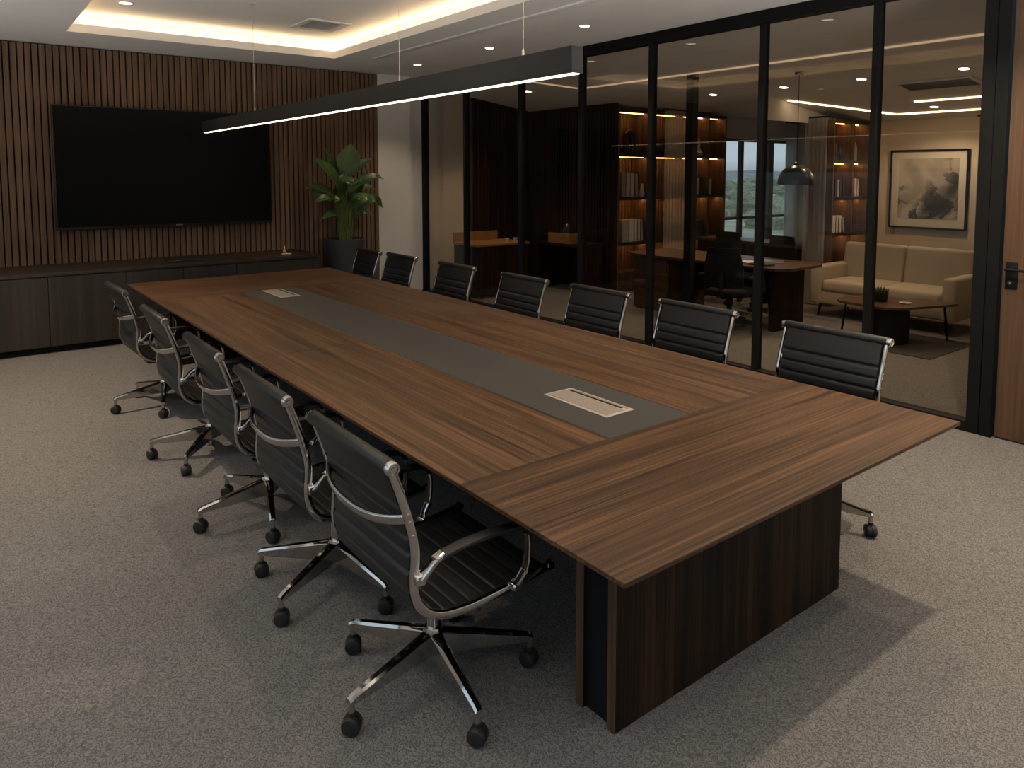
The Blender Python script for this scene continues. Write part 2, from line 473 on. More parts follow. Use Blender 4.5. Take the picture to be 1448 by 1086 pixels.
# ------------------------------------------------------------------ glass partition
gp = thing('window_1', 'floor to ceiling glass partition in a slim black frame along the meeting room', 'glass wall', (G, 0, 0), kind='structure')
MUL = [2.02, 2.796, 3.779, 5.04, 6.062, 7.148, 8.365, 9.455]
for y in MUL[1:]:
    b = BM(); box(b, -.04, .04, y - (.027 if y < 9 else .04), y + (.027 if y < 9 else .04), .07, 3.09, .003, 1); obj('mullion', b, M['blackm'], gp)
b = BM(); box(b, -.05, .05, 1.978, 2.06, 0, 3.09, .003, 1); obj('end_post', b, M['blackm'], gp)
b = BM(); box(b, -.05, .05, 1.9, 9.56, 3.09, CZ - .004, .003, 1); obj('top_rail', b, M['blackm'], gp)
b = BM(); box(b, -.05, .05, 2.06, 9.56, 0, .075, .003, 1); obj('bottom_rail', b, M['blackm'], gp)
for a, c in zip(MUL, MUL[1:]):
    lo = a + (.04 if a == MUL[0] else .027)
    b = BM(); box(b, -.005, .005, lo, c - .027, .07, 3.095); obj('glass_pane', b, M['glass'], gp, smooth=False)

# door
dr = thing('door_1', 'oak door with black lever handle at the right end of the glass wall', 'door', (G, 1.9, 0), kind='structure')
b = BM(); box(b, -.055, .055, 0, .075, 0, 2.985, .003, 1); obj('door_frame', b, M['blackm'], dr)
b = BM(); box(b, -.03, .02, -.965, -.012, .012, 2.965, .003, 1); obj('door_leaf', b, M['oak'], dr)
hd = thing('door_handle', None, None); COL.objects.unlink(hd); bpy.data.objects.remove(hd)
b = BM(); box(b, -.038, -.03, -.105, -.032, 1.035, 1.215, .004, 2)
hp = obj('handle_plate', b, M['blackm'], dr)
b = BM(); sweep(b, spline([(-.034, -.066, 1.168), (-.075, -.066, 1.168), (-.085, -.08, 1.168), (-.087, -.13, 1.168), (-.087, -.2, 1.168)], 5), csec(.009), (0, 0, 1))
sweep(b, [(-.087, -.085, 1.168), (-.087, -.045, 1.168)], csec(.009), (0, 0, 1))
obj('lever', b, M['blackm'], hp)
b = BM(); lathe(b, [(.016, -.046), (.016, -.036)], 16, 'x', (0, -.066, 1.078))
kc = obj('key_cylinder', b, M['bezel'], hp)
b = BM(); lathe(b, [(0, -.048), (.0055, -.048), (.0055, -.044)], 10, 'x', (0.0, -.066, 1.078))
for v in b.verts: v.co += Vector((0, 0, 0))
obj('handle_keyhole', b, M['steel'], dr)

# ------------------------------------------------------------------ next room shell
def poly(bm, pts):
    return bm.faces.new([bm.verts.new(p) for p in pts])
b = BM()
def slab(x0, x1, y0, y1, za, zb):
    vs = [b.verts.new(p) for p in ((x0, y0, za), (x1, y0, zb), (x1, y1, zb), (x0, y1, za), (x0, y0, za + .05), (x1, y0, zb + .05), (x1, y1, zb + .05), (x0, y1, za + .05))]
    for f in ((0, 1, 2, 3), (4, 7, 6, 5), (0, 4, 5, 1), (1, 5, 6, 2), (2, 6, 7, 3), (3, 7, 4, 0)): b.faces.new([vs[i] for i in f])
slab(G + .05, 8.3, 1.9, 10.1, 3.2, slope(8.3))
slab(8.3, 10.55, 1.9, 5.6, slope(8.3), slope(10.55))
slab(8.3, 13.6, 5.6, 10.1, slope(8.3), slope(8.3))
box(b, 8.3, 10.55, 5.57, 5.6, 2.5, 2.84)
struct('ceiling.001', b, M['ceil'], 'sloping white ceiling of the lounge office beyond the glass', 'ceiling', smooth=False)
b = BM(); box(b, G + .06, 6.66, 9.95, 10.05, 0, 3.2)
struct('wall_far', b, M['beige'], 'beige wall strip behind the glass at the far left of the next room', 'wall', smooth=False)
b = BM(); box(b, 6.66, 8.0, 9.95, 10.05, 0, 3.05)
x = 6.7
while x < 7.95: box(b, x, x + .05, 9.935, 9.95, 0, 3.0); x += .068
box(b, 8.0, 8.02, 7.83, 9.95, 0, 2.87)
y = 7.9
while y < 9.9: box(b, 7.988, 8.0, y, y + .05, 0, 2.85); y += .068
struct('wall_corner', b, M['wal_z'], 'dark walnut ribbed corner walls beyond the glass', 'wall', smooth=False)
b = BM()
WX0, WX1, WZ0, WZ1 = 11.08, 13.25, .5, 2.45
box(b, 8.02, WX0, 8.2, 8.3, 0, 2.84); box(b, WX1, 13.5, 8.2, 8.3, 0, 2.84); box(b, WX0, WX1, 8.2, 8.3, 0, WZ0); box(b, WX0, WX1, 8.2, 8.3, WZ1, 2.84)
struct('wall_window', b, M['beige'], 'beige wall round the view window of the next room', 'wall', smooth=False)
b = BM(); box(b, 13.4, 13.5, 5.0, 8.2, 0, 2.84); box(b, 10.45, 13.5, 4.95, 5.0, 0, 2.84)
struct('wall_end', b, M['beige'], 'beige wall beside the view window at the far end', 'wall', smooth=False)
b = BM(); box(b, 10.4, 10.5, 2.0, 5.22, 0, 2.58)
struct('wall_picture', b, M['beige'], 'beige wall behind the cream sofa with the framed ink painting', 'wall', smooth=False)
b = BM(); box(b, G + .06, 10.5, 1.9, 2.0, 0, 3.2)
struct('wall_side', b, M['beige'], 'beige side wall of the lounge behind the wooden door', 'wall', smooth=False)
w2 = thing('window_2', 'wide window with dark frame looking out on fields and hills', 'window', (0, 8.25, 0), kind='structure')
b = BM()
for x0, x1 in ((WX0, WX0 + .05), (WX1 - .05, WX1), (12.52, 12.66), (11.62, 11.70)): box(b, x0, x1, -.04, .04, WZ0, WZ1, .004, 1)
for z0, z1 in ((WZ0, WZ0 + .05), (WZ1 - .05, WZ1), (.97, 1.02)): box(b, WX0, WX1, -.04, .04, z0, z1, .004, 1)
obj('frame', b, plain('bronze_frame', (0.05, 0.035, 0.025), 0.5), w2)
b = BM(); box(b, WX0 + .05, WX1 - .05, -.004, .004, WZ0 + .05, WZ1 - .05); obj('pane', b, M['wglass'], w2, smooth=False)
# slim black post in the next room
b = BM(); box(b, 7.05, 7.155, 5.67, 5.775, 0, slope(7.1) - .02, .004, 1)
tag(obj('black_post', b, M['blackm']), 'slim black steel post standing beyond the glass in front of the bookcase', 'post')

# ------------------------------------------------------------------ conference table
X0, X1, Y0, Y1 = 1.333, 3.378, 1.262, 7.812
IX0, IX1, IY0, IY1 = 2.05, 2.545, 2.03, 6.618
tb = thing('conference_table', 'long walnut conference table with charcoal centre inlay', 'table', ((X0 + X1) / 2, (Y0 + Y1) / 2, 0))
ox, oy = -(X0 + X1) / 2, -(Y0 + Y1) / 2
def tpart(name, mat, x0, x1, y0, y1, z0, z1, bev=.0015):
    b = BM(); box(b, x0 + ox, x1 + ox, y0 + oy, y1 + oy, z0, z1, bev, 1)
    return obj(name, b, mat, tb)
g = .0012
ym = 4.185
tpart('end_border', M['wal_x'], X0, X1, Y0, IY0 - g, .735, .75)
tpart('end_border', M['wal_x'], X0, X1, IY1 + g, Y1, .735, .75)
for a, c in ((IY0, ym), (ym, IY1)):
    tpart('top_panel', M['wal_y'], X0, IX0 - g, a + g, c - g, .735, .75)
    tpart('top_panel', M['wal_y'], IX1 + g, X1, a + g, c - g, .735, .75)
tpart('inlay', M['inlay'], IX0, IX1, IY0, IY1, .735, .7496, .001)
edge = wood('walnut_edge_band', (0.045, 0.024, 0.013), (0.08, 0.044, 0.025), (0.12, 0.07, 0.042), 'z', 0.5)
tpart('under_frame', M['blackb'], X0 + .07, X1 - .07, Y0 + .07, Y1 - .07, .68, .7345, .0)
for sgn, ya in ((1, 1.571), (-1, Y0 + Y1 - 1.571)):
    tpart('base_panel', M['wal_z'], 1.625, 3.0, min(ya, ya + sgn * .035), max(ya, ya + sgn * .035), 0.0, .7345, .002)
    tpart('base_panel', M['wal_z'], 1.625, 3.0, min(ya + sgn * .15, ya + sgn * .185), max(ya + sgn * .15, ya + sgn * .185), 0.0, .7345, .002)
    for q in (ya, ya + sgn * .15):
        tpart('edge_band', edge, 1.6215, 1.6245, min(q, q + sgn * .035), max(q, q + sgn * .035), 0.0, .7345, .0)
    tpart('base_core', M['core'], 1.64, 2.985, min(ya + sgn * .035, ya + sgn * .15), max(ya + sgn * .035, ya + sgn * .15), 0.0, .7345, 0)
tpart('cable_spine', M['blackm'], 2.2, 2.5, 1.77, 7.3, .45, .68, 0)

def socket_box(label, y0, y1):
    t = thing('table_socket_box', label, 'socket box', (2.302, (y0 + y1) / 2, .75), group=None)
    h = (y1 - y0) / 2; w = .088
    b = BM()
    box(b, -w, w, -h, h, -.0005, .004, .0015, 1)
    obj('rim', b, M['satin_rim'], t)
    b = BM(); box(b, -w + .014, w - .05, -h + .016, h - .016, .004, .0062, .001, 1)
    obj('lid', b, M['satin'], t)
    b = BM(); box(b, w - .042, w - .026, -h + .045, h - .02, .004, .0046)
    obj('slot', b, M['blackb'], t)
    b = BM(); box(b, w - .025, w - .012, -h + .02, h - .02, .004, .006, .001, 1)
    obj('lid_strip', b, M['satin'], t)
socket_box('brushed steel flip-lid socket box set in the inlay at the near table end', 2.215, 2.635)
socket_box('brushed steel flip-lid socket box set in the inlay at the far table end', 6.125, 6.6)

# ------------------------------------------------------------------ conference chair (origin under the column, facing +Y)
PROF = [(-.283, .948), (-.252, .862), (-.224, .772), (-.205, .69), (-.203, .63), (-.208, .575), (-.2, .515), (-.168, .463), (-.105, .43), (-.01, .419), (.10, .423), (.21, .432), (.325, .446)]
def prof3(x): return [Vector((x, y, z)) for y, z in PROF]
def sling(bm, pts, w, ribs, plain_first=0.0, amp=.0065, sharp=1.0):
    """padded leather sheet following pts (in the YZ plane), with cross channels"""
    L = [0.0]
    for a, c in zip(pts, pts[1:]): L.append(L[-1] + (c - a).length)
    total = L[-1]
    per = (total - plain_first) / ribs
    xs = [-w, -w + .006, -w + .02, 0, w - .02, w - .006, w]
    tf = [.15, .75, 1, 1, 1, .75, .15]
    top, bot = [], []
    for i, p in enumerate(pts):
        t = (pts[min(i + 1, len(pts) - 1)] - pts[max(i - 1, 0)]).normalized()
        nrm = Vector((0, -t.z, t.y))
        s = L[i]
        if s < plain_first: f = s / plain_first; puff = min(1, (1 - f) * 9) if f > .5 else 1
        else:
            f = ((s - plain_first) / per) % 1.0
            puff = 1 - abs(2 * f - 1) ** 5
        h = .006 + amp * puff ** sharp
        top.append([bm.verts.new(p + Vector((x, 0, 0)) + nrm * h * k) for x, k in zip(xs, tf)])
        bot.append([bm.verts.new(p + Vector((x, 0, 0)) - nrm * h * k) for x, k in zip(xs, tf)])
    m = len(xs)
    for i in range(len(pts) - 1):
        for j in range(m - 1):
            bm.faces.new((top[i][j], top[i][j+1], top[i+1][j+1], top[i+1][j]))
            bm.faces.new((bot[i][j], bot[i+1][j], bot[i+1][j+1], bot[i][j+1]))
        bm.faces.new((top[i][0], top[i+1][0], bot[i+1][0], bot[i][0]))
        bm.faces.new((top[i][m-1], bot[i][m-1], bot[i+1][m-1], top[i+1][m-1]))
    for i in (0, len(pts) - 1):
        for j in range(m - 1):
            bm.faces.new((top[i][j], bot[i][j], bot[i][j+1], top[i][j+1]))

def make_star(parent, spoke=.362, mat=None, r=.031):
    mat = mat or M['chrome']
    b = BM()
    lathe(b, [(.0, .055), (.02, .055), (.022, .06), (.022, .115), (.032, .118), (.036, .14), (.036, .185), (.03, .2), (.0, .2)], 24)
    for k in range(5):
        a = 2 * PI * k / 5
        R = Matrix.Rotation(a, 4, 'Z')
        rings = []
        for f in (0, .1, .35, .7, .95, 1.0):
            d = .02 + f * (spoke - .02)
            zt = .19 - .064 * f
            hh = .088 - .062 * f
            wd = .023 - .009 * f
            if f == 1.0: zt -= .006; hh -= .008
            rings.append([b.verts.new(R @ Vector(p)) for p in ((d, -wd * .55, zt), (d, wd * .55, zt), (d, wd, zt - .008), (d, wd * .8, zt - hh), (d, -wd * .8, zt - hh), (d, -wd, zt - .008))])
        for p, q in zip(rings, rings[1:]):
            for i in range(6): b.faces.new((p[i], p[(i+1) % 6], q[(i+1) % 6], q[i]))
        b.faces.new(rings[-1]); b.faces.new(rings[0][::-1])
        vs = lathe(b, [(.0115, .058), (.0115, .12)], 12)
        for v in vs: v.co = R @ (v.co + Vector((spoke - .012, 0, 0)))
    base = obj('base', b, mat, parent)
    for k in range(5):
        a = 2 * PI * k / 5
        b = BM()
        w2_ = .026
        lathe(b, [(0, -w2_), (r * .72, -w2_), (r * .9, -w2_ + .002), (r, -w2_ + .007), (r, -.003), (r * .86, -.002), (r * .86, .002), (r, .003), (r, w2_ - .007), (r * .9, w2_ - .002), (r * .72, w2_), (0, w2_)], 20, 'x')
        lathe(b, [(.013, r * .6), (.013, r + .012), (.009, r + .014)], 12)
        c = obj('caster', b, M['rubber'], base)
        c.location = ((spoke - .012) * math.cos(a), (spoke - .012) * math.sin(a), r)
        c.rotation_euler = (0, 0, a * 2.3 + .5)
    return base

def make_chair():
    root = thing('conference_chair', '', 'chair', (0, 0, 0), group='black ribbed leather chairs round the conference table')
    full, total = resample(spline([Vector((0, y, z)) for y, z in PROF], 10), 240)
    # split at the lowest point behind the seat
    cut = next(i for i, p in enumerate(full) if p.y > -.10 and p.z < .45)
    b = BM()
    sling(b, full[4:cut + 1], .272, 8, .125, .010)
    lathe(b, [(.022, -.288), (.0245, -.284), (.0245, .284), (.022, .288)], 20, 'x', (0, PROF[0][0], PROF[0][1] - .002))
    obj('backrest', b, M['leather'], root)
    b = BM()
    sling(b, full[cut:-3], .272, 8, 0.0, .005, .45)
    obj('seat', b, M['leather'], root)
    for s in (-1, 1):
        b = BM()
        pts = resample(spline([Vector((s * .284, y, z)) for y, z in PROF] , 8), 70)[0]
        sweep(b, pts, rsec(.017, .027, .32), (1, 0, 0))
        lathe(b, [(.0, -.010), (.015, -.010), (.015, .010), (.0, .010)], 14, 'x', (s * .284, .331, .447))
        for yy, zz in ((-.229, .79), (-.222, .765), (-.212, .72)):
            lathe(b, [(.005, s * .0), (.004, s * .012)], 8, 'x', (s * .284, yy, zz))
        obj('side_rail', b, M['chrome'], root)
        b = BM()
        lathe(b, [(.0, s * .286), (.0225, s * .286), (.0225, s * .303), (.019, s * .308), (.015, s * .308), (.0135, s * .304), (.009, s * .304), (.007, s * .308), (.0, s * .308)], 24, 'x', (0, PROF[0][0], PROF[0][1] - .002))
        obj('end_cap', b, M['chrome'], root)
        # arm: padded loop with chrome brackets
        x = s * .312
        b = BM()
        path = spline([(x, -.128, .642), (x, -.05, .652), (x, .06, .655), (x, .15, .65), (x, .19, .636), (x, .207, .61)], 6)
        sweep(b, path, lambda f: rsec(.046 - .014 * max(0, f - .7) / .3, .017 - .004 * f, .45), (1, 0, 0))
        arm = obj('armrest', b, M['leather'], root)
        b = BM(); bb_ = b
        sweep(b, spline([(x, .204, .615), (x, .21, .58), (x, .207, .52), (x, .196, .478)], 5), rsec(.03, .011, .35), (1, 0, 0))
        for q in ((x - s * .008), ):
            sweep(b, spline([(x, .198, .486), (x - s * .006, .176, .452), (x - s * .022, .165, .437)], 4), rsec(.03, .02, .3), (1, 0, 0))
        b = BM(); br_ = b
        sweep(b, spline([(x, -.122, .645), (x, -.15, .635), (x - s * .004, -.172, .61), (x - s * .012, -.192, .585)], 5), rsec(.036, .016, .3), (1, 0, 0))
        box(b, min(x, x - s * .036), max(x, x - s * .036), -.212, -.178, .565, .60, .004, 1)
        obj('arm_bracket', br_, M['chrome'], arm); b = bb_
        box(b, min(x + s * .006, x - s * .036), max(x + s * .006, x - s * .036), .15, .18, .425, .448, .004, 1)
        obj('arm_bracket', bb_, M['chrome'], arm)
    # curved cross bar behind the back
    b = BM()
    pts = []
    for i in range(25):
        f = i / 24
        x = -.284 + .568 * f
        k = 1 - abs(2 * f - 1) ** 2.6
        pts.append((x, -.226 - .062 * k, .775 - .035 * k))
    sweep(b, pts, rsec(.034, .015, .5, 4), (0, -.35, 1))
    obj('back_bar', b, M['chrome'], root)
    b = BM()
    for y in (-.075, .13):
        sweep(b, [(-.28, y, .412), (.28, y, .412)], rsec(.022, .016, .35), (0, 1, 0))
    obj('cross_bar', b, M['chrome'], root)
    b = BM()
    box(b, -.07, .07, -.1, .15, .352, .408, .012, 2)
    sweep(b, [(.06, .06, .375), (.2, .06, .372), (.245, .06, .366)], csec(.006), (0, 0, 1))
    obj('tilt_mechanism', b, M['rubber'], root)
    b = BM()
    lathe(b, [(.030, .335), (.030, .36)], 20); lathe(b, [(.0225, .195), (.0225, .31)], 20); lathe(b, [(.028, .30), (.031, .335)], 20)
    obj('gas_column', b, M['chrome'], root)
    st_ = make_star(root)
    st_.location = (0, .03, 0)
    for k in kids(root):
        if k.name.startswith('gas_column'): k.location = (0, .03, 0)
    return root

proto = make_chair()
used = [False]
def place_chair(x, y, rz, star, label):
    if used[0]: c = copy_tree(proto)
    else: c = proto; used[0] = True
    c.location = (x, y, 0); c.rotation_euler = (0, 0, rz)
    c['label'] = label
    for k in kids(c):
        if k.name.split('.')[0] == 'base': k.rotation_euler = (0, 0, star - rz)
    return c
R = math.radians
left = [(1.27, 2.155, R(46), 0, 'black ribbed leather chair nearest the camera on the left, seat and arm fully visible'),
        (1.262, 2.96, R(64), 0, 'second black leather chair from the near end on the left side of the table'),
        (1.255, 3.81, R(38), 0, 'middle black leather chair of the five on the left side of the table'),
        (1.248, 4.86, R(15), 0, 'second black leather chair from the far end on the left, facing the table'),
        (1.25, 6.14, R(40), 2, 'farthest black leather chair on the left side, nearest the dark credenza')]
right = [(3.49, 2.05, R(288), 0, 'near right black leather chair, one caster seen past the table base'),
         (3.502, 2.982, R(20), 0, 'black leather chair second from the near end on the glass side'),
         (3.487, 3.854, R(50), 0, 'black leather chair third from the near end on the glass side'),
         (3.462, 4.716, R(5), 0, 'black leather chair at the middle of the row along the glass side'),
         (3.462, 5.724, R(30), 0, 'black leather chair third from the far end on the glass side'),
         (3.435, 6.728, R(60), 0, 'black leather chair in front of the white pilaster on the glass side'),
         (3.40, 7.42, R(10), -3, 'farthest black leather chair on the glass side, in front of the planter')]
for x, y, st, dz, lab in left: place_chair(x, y, -PI / 2 + R(dz), st, lab)
for x, y, st, dz, lab in right: place_chair(x, y, PI / 2 + R(dz), st, lab)

# ------------------------------------------------------------------ linear pendant over the table
LX, LY0, LY1 = 2.375, 2.59, 8.85
lp = thing('linear_pendant_light', 'long charcoal linear pendant lamp with glowing underside hanging over the table', 'lamp', (LX, (LY0 + LY1) / 2, 2.275))
hl = (LY1 - LY0) / 2
b = BM()
vs = box(b, -.036, .036, -hl, hl, 0.012, .125, .0015, 1)
box(b, -.036, -.022, -hl, hl, 0, .012); box(b, .022, .036, -hl, hl, 0, .012)
box(b, -.022, .022, -hl, -hl + .006, 0, .012); box(b, -.022, .022, hl - .006, hl, 0, .012)
obj('housing', b, M['charc'], lp)
b = BM(); box(b, -.022, .022, -hl + .006, hl - .006, -.004, .012, .003, 1)
obj('diffuser', b, M['led_bar'], lp, smooth=False)
for y in (3.0, 4.3, 7.14):
    b = BM(); lathe(b, [(.0022, .125), (.0022, UZ - 2.275)], 6, 'z', (0, y - (LY0 + LY1) / 2, 0))
    lathe(b, [(.008, .125), (.008, .15), (.004, .165)], 10, 'z', (0, y - (LY0 + LY1) / 2, 0))
    lathe(b, [(.02, UZ - 2.275 - .012), (.02, UZ - 2.275)], 16, 'z', (0, y - (LY0 + LY1) / 2, 0))
    obj('suspension_wire', b, M['steel'], lp)

# ------------------------------------------------------------------ downlights
def spot(parent, power, col, size=1.9, blend=.6, rad=.03):
    l = bpy.data.lights.new('spot', 'SPOT'); l.energy = power; l.color = col; l.spot_size = size; l.spot_blend = blend; l.shadow_soft_size = rad
    o = bpy.data.objects.new('bulb', l); COL.objects.link(o); o.parent = parent; o.location = (0, 0, -.03)
    return o
def downlight(x, y, z, label, power, col, group, tilt=0.0, size=1.9, r=.05):
    t = thing('recessed_downlight', label, 'ceiling light', (x, y, z), group=group)
    t.rotation_euler = (0, tilt, 0)
    b = BM(); lathe(b, [(r, -.001), (r + .012, -.004), (r + .016, -.001), (r + .016, .004), (r, .004)], 28, cap=False)
    obj('trim_ring', b, M['ceram'], t)
    b = BM(); lathe(b, [(0, .0), (r * .99, .0)], 28, cap=False)
    obj('lens', b, M['lens'], t)
    spot(t, power, col, size)
    return t
DC = (1.0, 0.80, 0.57)
for y, lab, pw in ((8.32, 'small round downlight nearest the slatted wall in the ceiling by the glass', 40), (6.74, 'round downlight second from the slatted wall in the ceiling by the glass', 45),
               (5.2, 'round downlight in the ceiling just above the glass partition top rail', 45), (3.65, 'downlight in the ceiling by the glass, mirrored in the panes above the sofa', 60),
               (2.1, 'downlight in the ceiling by the near end of the glass', 62), (.55, 'downlight in the ceiling near the wooden door', 55)):
    downlight(4.86, y, CZ - .002, lab, pw, DC, 'downlights along the glass side')
downlight(1.42, 7.83, UZ - .002, 'downlight inside the ceiling tray by its far left corner', 25, DC, 'tray downlights', r=.055)
downlight(4.07, 1.34, CZ - .002, 'downlight in the ceiling beside the near table end', 210, DC, 'downlights along the glass side', size=2.5)
downlight(2.4, 2.2, UZ - .002, 'downlight inside the ceiling tray over the near table end', 22, DC, 'tray downlights', size=2.2)
downlight(1.42, 3.6, UZ - .002, 'downlight inside the ceiling tray over the left chairs', 45, DC, 'tray downlights')
downlight(-.2, 6.6, CZ - .002, 'downlight over the open carpet on the left', 330, DC, 'left downlights')
downlight(-.2, 3.2, CZ - .002, 'downlight over the carpet at the near left', 40, DC, 'left downlights')

# square air vent in the tray
av = thing('ceiling_air_vent', 'square white louvred air vent in the tray near its far corner', 'air vent', (3.28, 7.66, UZ))
b = BM()
for x0, x1, y0, y1 in ((-.24, .24, -.27, -.2), (-.24, .24, .2, .27), (-.24, -.17, -.2, .2), (.17, .24, -.2, .2)): box(b, x0, x1, y0, y1, -.018, 0, .005, 1)
obj('frame', b, M['white'], av)
b = BM(); box(b, -.17, .17, -.2, .2, -.002, 0); obj('backing', b, M['charc'], av)
b = BM()
for i in range(9):
    y = -.19 + i * .0475
    box(b, -.17, .17, y - .018, y + .018, -.0022, .0022, M=Matrix.Translation((0, y, -.011)) @ Matrix.Rotation(.35, 4, 'X') @ Matrix.Translation((0, -y, 0)))
obj('louvre', b, plain('grey_louvre', (0.42, 0.42, 0.42), 0.6), av)

# ------------------------------------------------------------------ television
tv = thing('wall_television', 'large black wall television mounted on the walnut slats', 'television', (2.1, 9.3, 1.19))
b = BM(); box(b, -1.18, 1.18, 0, .05, 0, 1.36, .006, 2); box(b, -.4, .4, .05, .1, .35, 1.0)
obj('housing', b, M['bezel'], tv)
b = BM(); box(b, -1.166, 1.166, -.003, .001, .03, 1.348); obj('screen', b, M['black_gloss'], tv, smooth=False)
b = BM()
for i in range(5): box(b, .03 + i * .016, .041 + i * .016, -.0025, .0, .010, .020)
obj('badge', b, M['steel'], tv)

# ------------------------------------------------------------------ credenza along the slatted wall
cr = thing('credenza', 'long low dark oak credenza under the television', 'cabinet', (1.2, 9.0, 0))
cx = -1.2; cy = -9.0
b = BM(); box(b, XL + .02 + cx, 3.6 + cx, 8.6 + cy, S - .002 + cy, .07, .785); obj('carcass', b, M['cred'], cr, smooth=False)
b = BM(); box(b, XL + .02 + cx, 3.58 + cx, 8.66 + cy, S - .01 + cy, 0, .07); obj('plinth', b, M['blackb'], cr, smooth=False)
b = BM(); box(b, XL + .01 + cx, 3.61 + cx, 8.57 + cy, S - .001 + cy, .785, .82, .002, 1); obj('top', b, wood('dark_top', (0.016, 0.012, 0.009), (0.028, 0.021, 0.016), (0.042, 0.032, 0.025), 'x', 0.38), cr)
xs = [XL + .02, -.62, .06, .752, 1.46, 2.02, 2.6, 3.155, 3.6]
for a, c in zip(xs, xs[1:]):
    b = BM(); box(b, a + .003 + cx, c - .003 + cx, 8.58 + cy, 8.6 + cy, .075, .775, .0015, 1); obj('door', b, M['cred'], cr)
b = BM(); box(b, -.26, .26, -.06, .06, 0, .022, .006, 2); box(b, -.25, .25, -.061, -.058, .006, .016)
tag(obj('soundbar', b, M['bezel'], loc=(2.16, 8.82, .8202)), 'flat black soundbar lying on the dark credenza below the television', 'soundbar')
b = BM(); lathe(b, [(0, 0), (.05, 0), (.062, .012), (.064, .016), (.05, .010), (0, .008)], 24)
tag(obj('dish', b, M['ceram'], loc=(3.24, 8.74, .8202)), 'small white dish on the credenza top right of the television', 'dish')
bt = thing('small_bottle', 'small amber glass bottle with white cap standing behind the white dish', 'bottle', (3.26, 8.85, .8202))
b = BM(); lathe(b, [(0, 0), (.019, 0), (.02, .004), (.02, .05), (.008, .066), (.008, .075)], 16); obj('bottle_body', b, plain('amber_glass', (0.45, 0.24, 0.08), 0.2), bt)
b = BM(); lathe(b, [(.010, .075), (.010, .1), (.0, .102)], 14); obj('cap', b, M['ceram'], bt)

# ------------------------------------------------------------------ plant in the corner
pl = thing('potted_plant', 'tall broad-leaved green plant in a dark grey round planter by the slatted wall', 'plant', (4.14, 9.03, 0))
b = BM(); lathe(b, [(0, 0), (.225, 0), (.235, .01), (.268, .93), (.27, .955), (.262, .96), (.25, .955), (.245, .90), (0, .90)], 40); obj('planter', b, M['pot'], pl)
b = BM(); lathe(b, [(.0, .915), (.12, .92), (.246, .905)], 30, cap=False); obj('soil', b, M['soil'], pl)
def lf(bm, pts, width, nrm, fold=.25, n=12):
    c = resample(spline([Vector(p) for p in pts], 6), n)[0]
    nrm = Vector(nrm).normalized()
    L_, C_, R_ = [], [], []
    for i, p in enumerate(c):
        f = i / n
        t = (c[min(i+1, n)] - c[max(i-1, 0)]).normalized()
        side = t.cross(nrm).normalized()
        nn = side.cross(t)
        wd = width * (math.sin(PI * min(1, f * 1.02 + .02)) ** .75) * (1 - .25 * f) * .5 if 0 < i < n else .002
        wob = 1 + .06 * math.sin(i * 2.1 + p.x * 30)
        L_.append(bm.verts.new(p - side * wd * wob + nn * wd * fold)); C_.append(bm.verts.new(p)); R_.append(bm.verts.new(p + side * wd + nn * wd * fold))
    for i in range(n):
        bm.faces.new((L_[i], C_[i], C_[i+1], L_[i+1])); bm.faces.new((C_[i], R_[i], R_[i+1], C_[i+1]))
def Q(zx, zy, dy=0.0): return Vector(((zx - 405) * .00148, dy, .955 + (985 - zy) * .00139))
LEAVES = [ # stem start x, leaf points, width
    (395, [(408, 400, -.05), (425, 300, -.07), (450, 190, -.06), (478, 78, -.02)], .30, (-.5, -1, .25)),
    (372, [(335, 490, -.1), (270, 400, -.14), (180, 310, -.18), (62, 218, -.2)], .17, (.2, -.6, 1)),
    (412, [(425, 420, .05), (500, 350, .06), (600, 275, .06), (705, 222, .04)], .16, (-.3, -.5, 1)),
    (430, [(470, 500, -.04), (570, 440, -.08), (680, 392, -.1), (768, 425, -.1)], .13, (-.1, -.5, 1)),
    (370, [(300, 580, -.05), (215, 520, -.1), (110, 485, -.12), (20, 512, -.1)], .12, (.1, -.5, 1)),
    (375, [(310, 650, -.1), (230, 605, -.16), (150, 595, -.2), (70, 632, -.2)], .12, (.1, -.5, 1)),
    (365, [(330, 800, -.1), (280, 750, -.16), (215, 738, -.2), (130, 790, -.2)], .12, (.1, -.5, 1)),
    (440, [(500, 690, -.06), (580, 640, -.1), (670, 610, -.12), (748, 705, -.12)], .15, (-.2, -.6, 1)),
    (440, [(520, 560, .08), (610, 505, .1), (690, 500, .1), (758, 530, .1)], .10, (0, -.4, 1)),
    (400, [(420, 640, -.14), (440, 600, -.2), (470, 590, -.24), (500, 615, -.26)], .12, (-.1, -.7, 1)),
    (445, [(460, 800, -.08), (500, 740, -.14), (545, 720, -.18), (620, 770, -.2)], .12, (-.1, -.6, 1)),
    (390, [(375, 430, .08), (345, 300, .1), (300, 200, .1), (262, 115, .1)], .11, (.5, -1, .3)),
    (385, [(360, 560, -.12), (330, 480, -.2), (340, 430, -.24), (390, 470, -.3)], .14, (0, -.8, 1)),
    (405, [(400, 560, .1), (440, 460, .16), (500, 390, .2), (560, 380, .22)], .16, (-.2, -.8, 1)),
    (380, [(350, 640, .08), (270, 560, .14), (200, 545, .16), (150, 600, .16)], .15, (.1, -.6, 1)),
    (420, [(430, 700, -.12), (480, 620, -.2), (560, 590, -.22), (600, 640, -.24)], .16, (-.1, -.6, 1)),
    (410, [(400, 620, -.1), (380, 520, -.16), (420, 430, -.16), (480, 420, -.14)], .16, (-.3, -1, .5)),
    (400, [(370, 700, -.14), (320, 620, -.2), (280, 590, -.24), (240, 640, -.26)], .14, (.1, -.7, 1)),
    (425, [(450, 600, .04), (530, 520, .04), (600, 420, .02), (640, 330, .0)], .15, (-.6, -1, .5))]
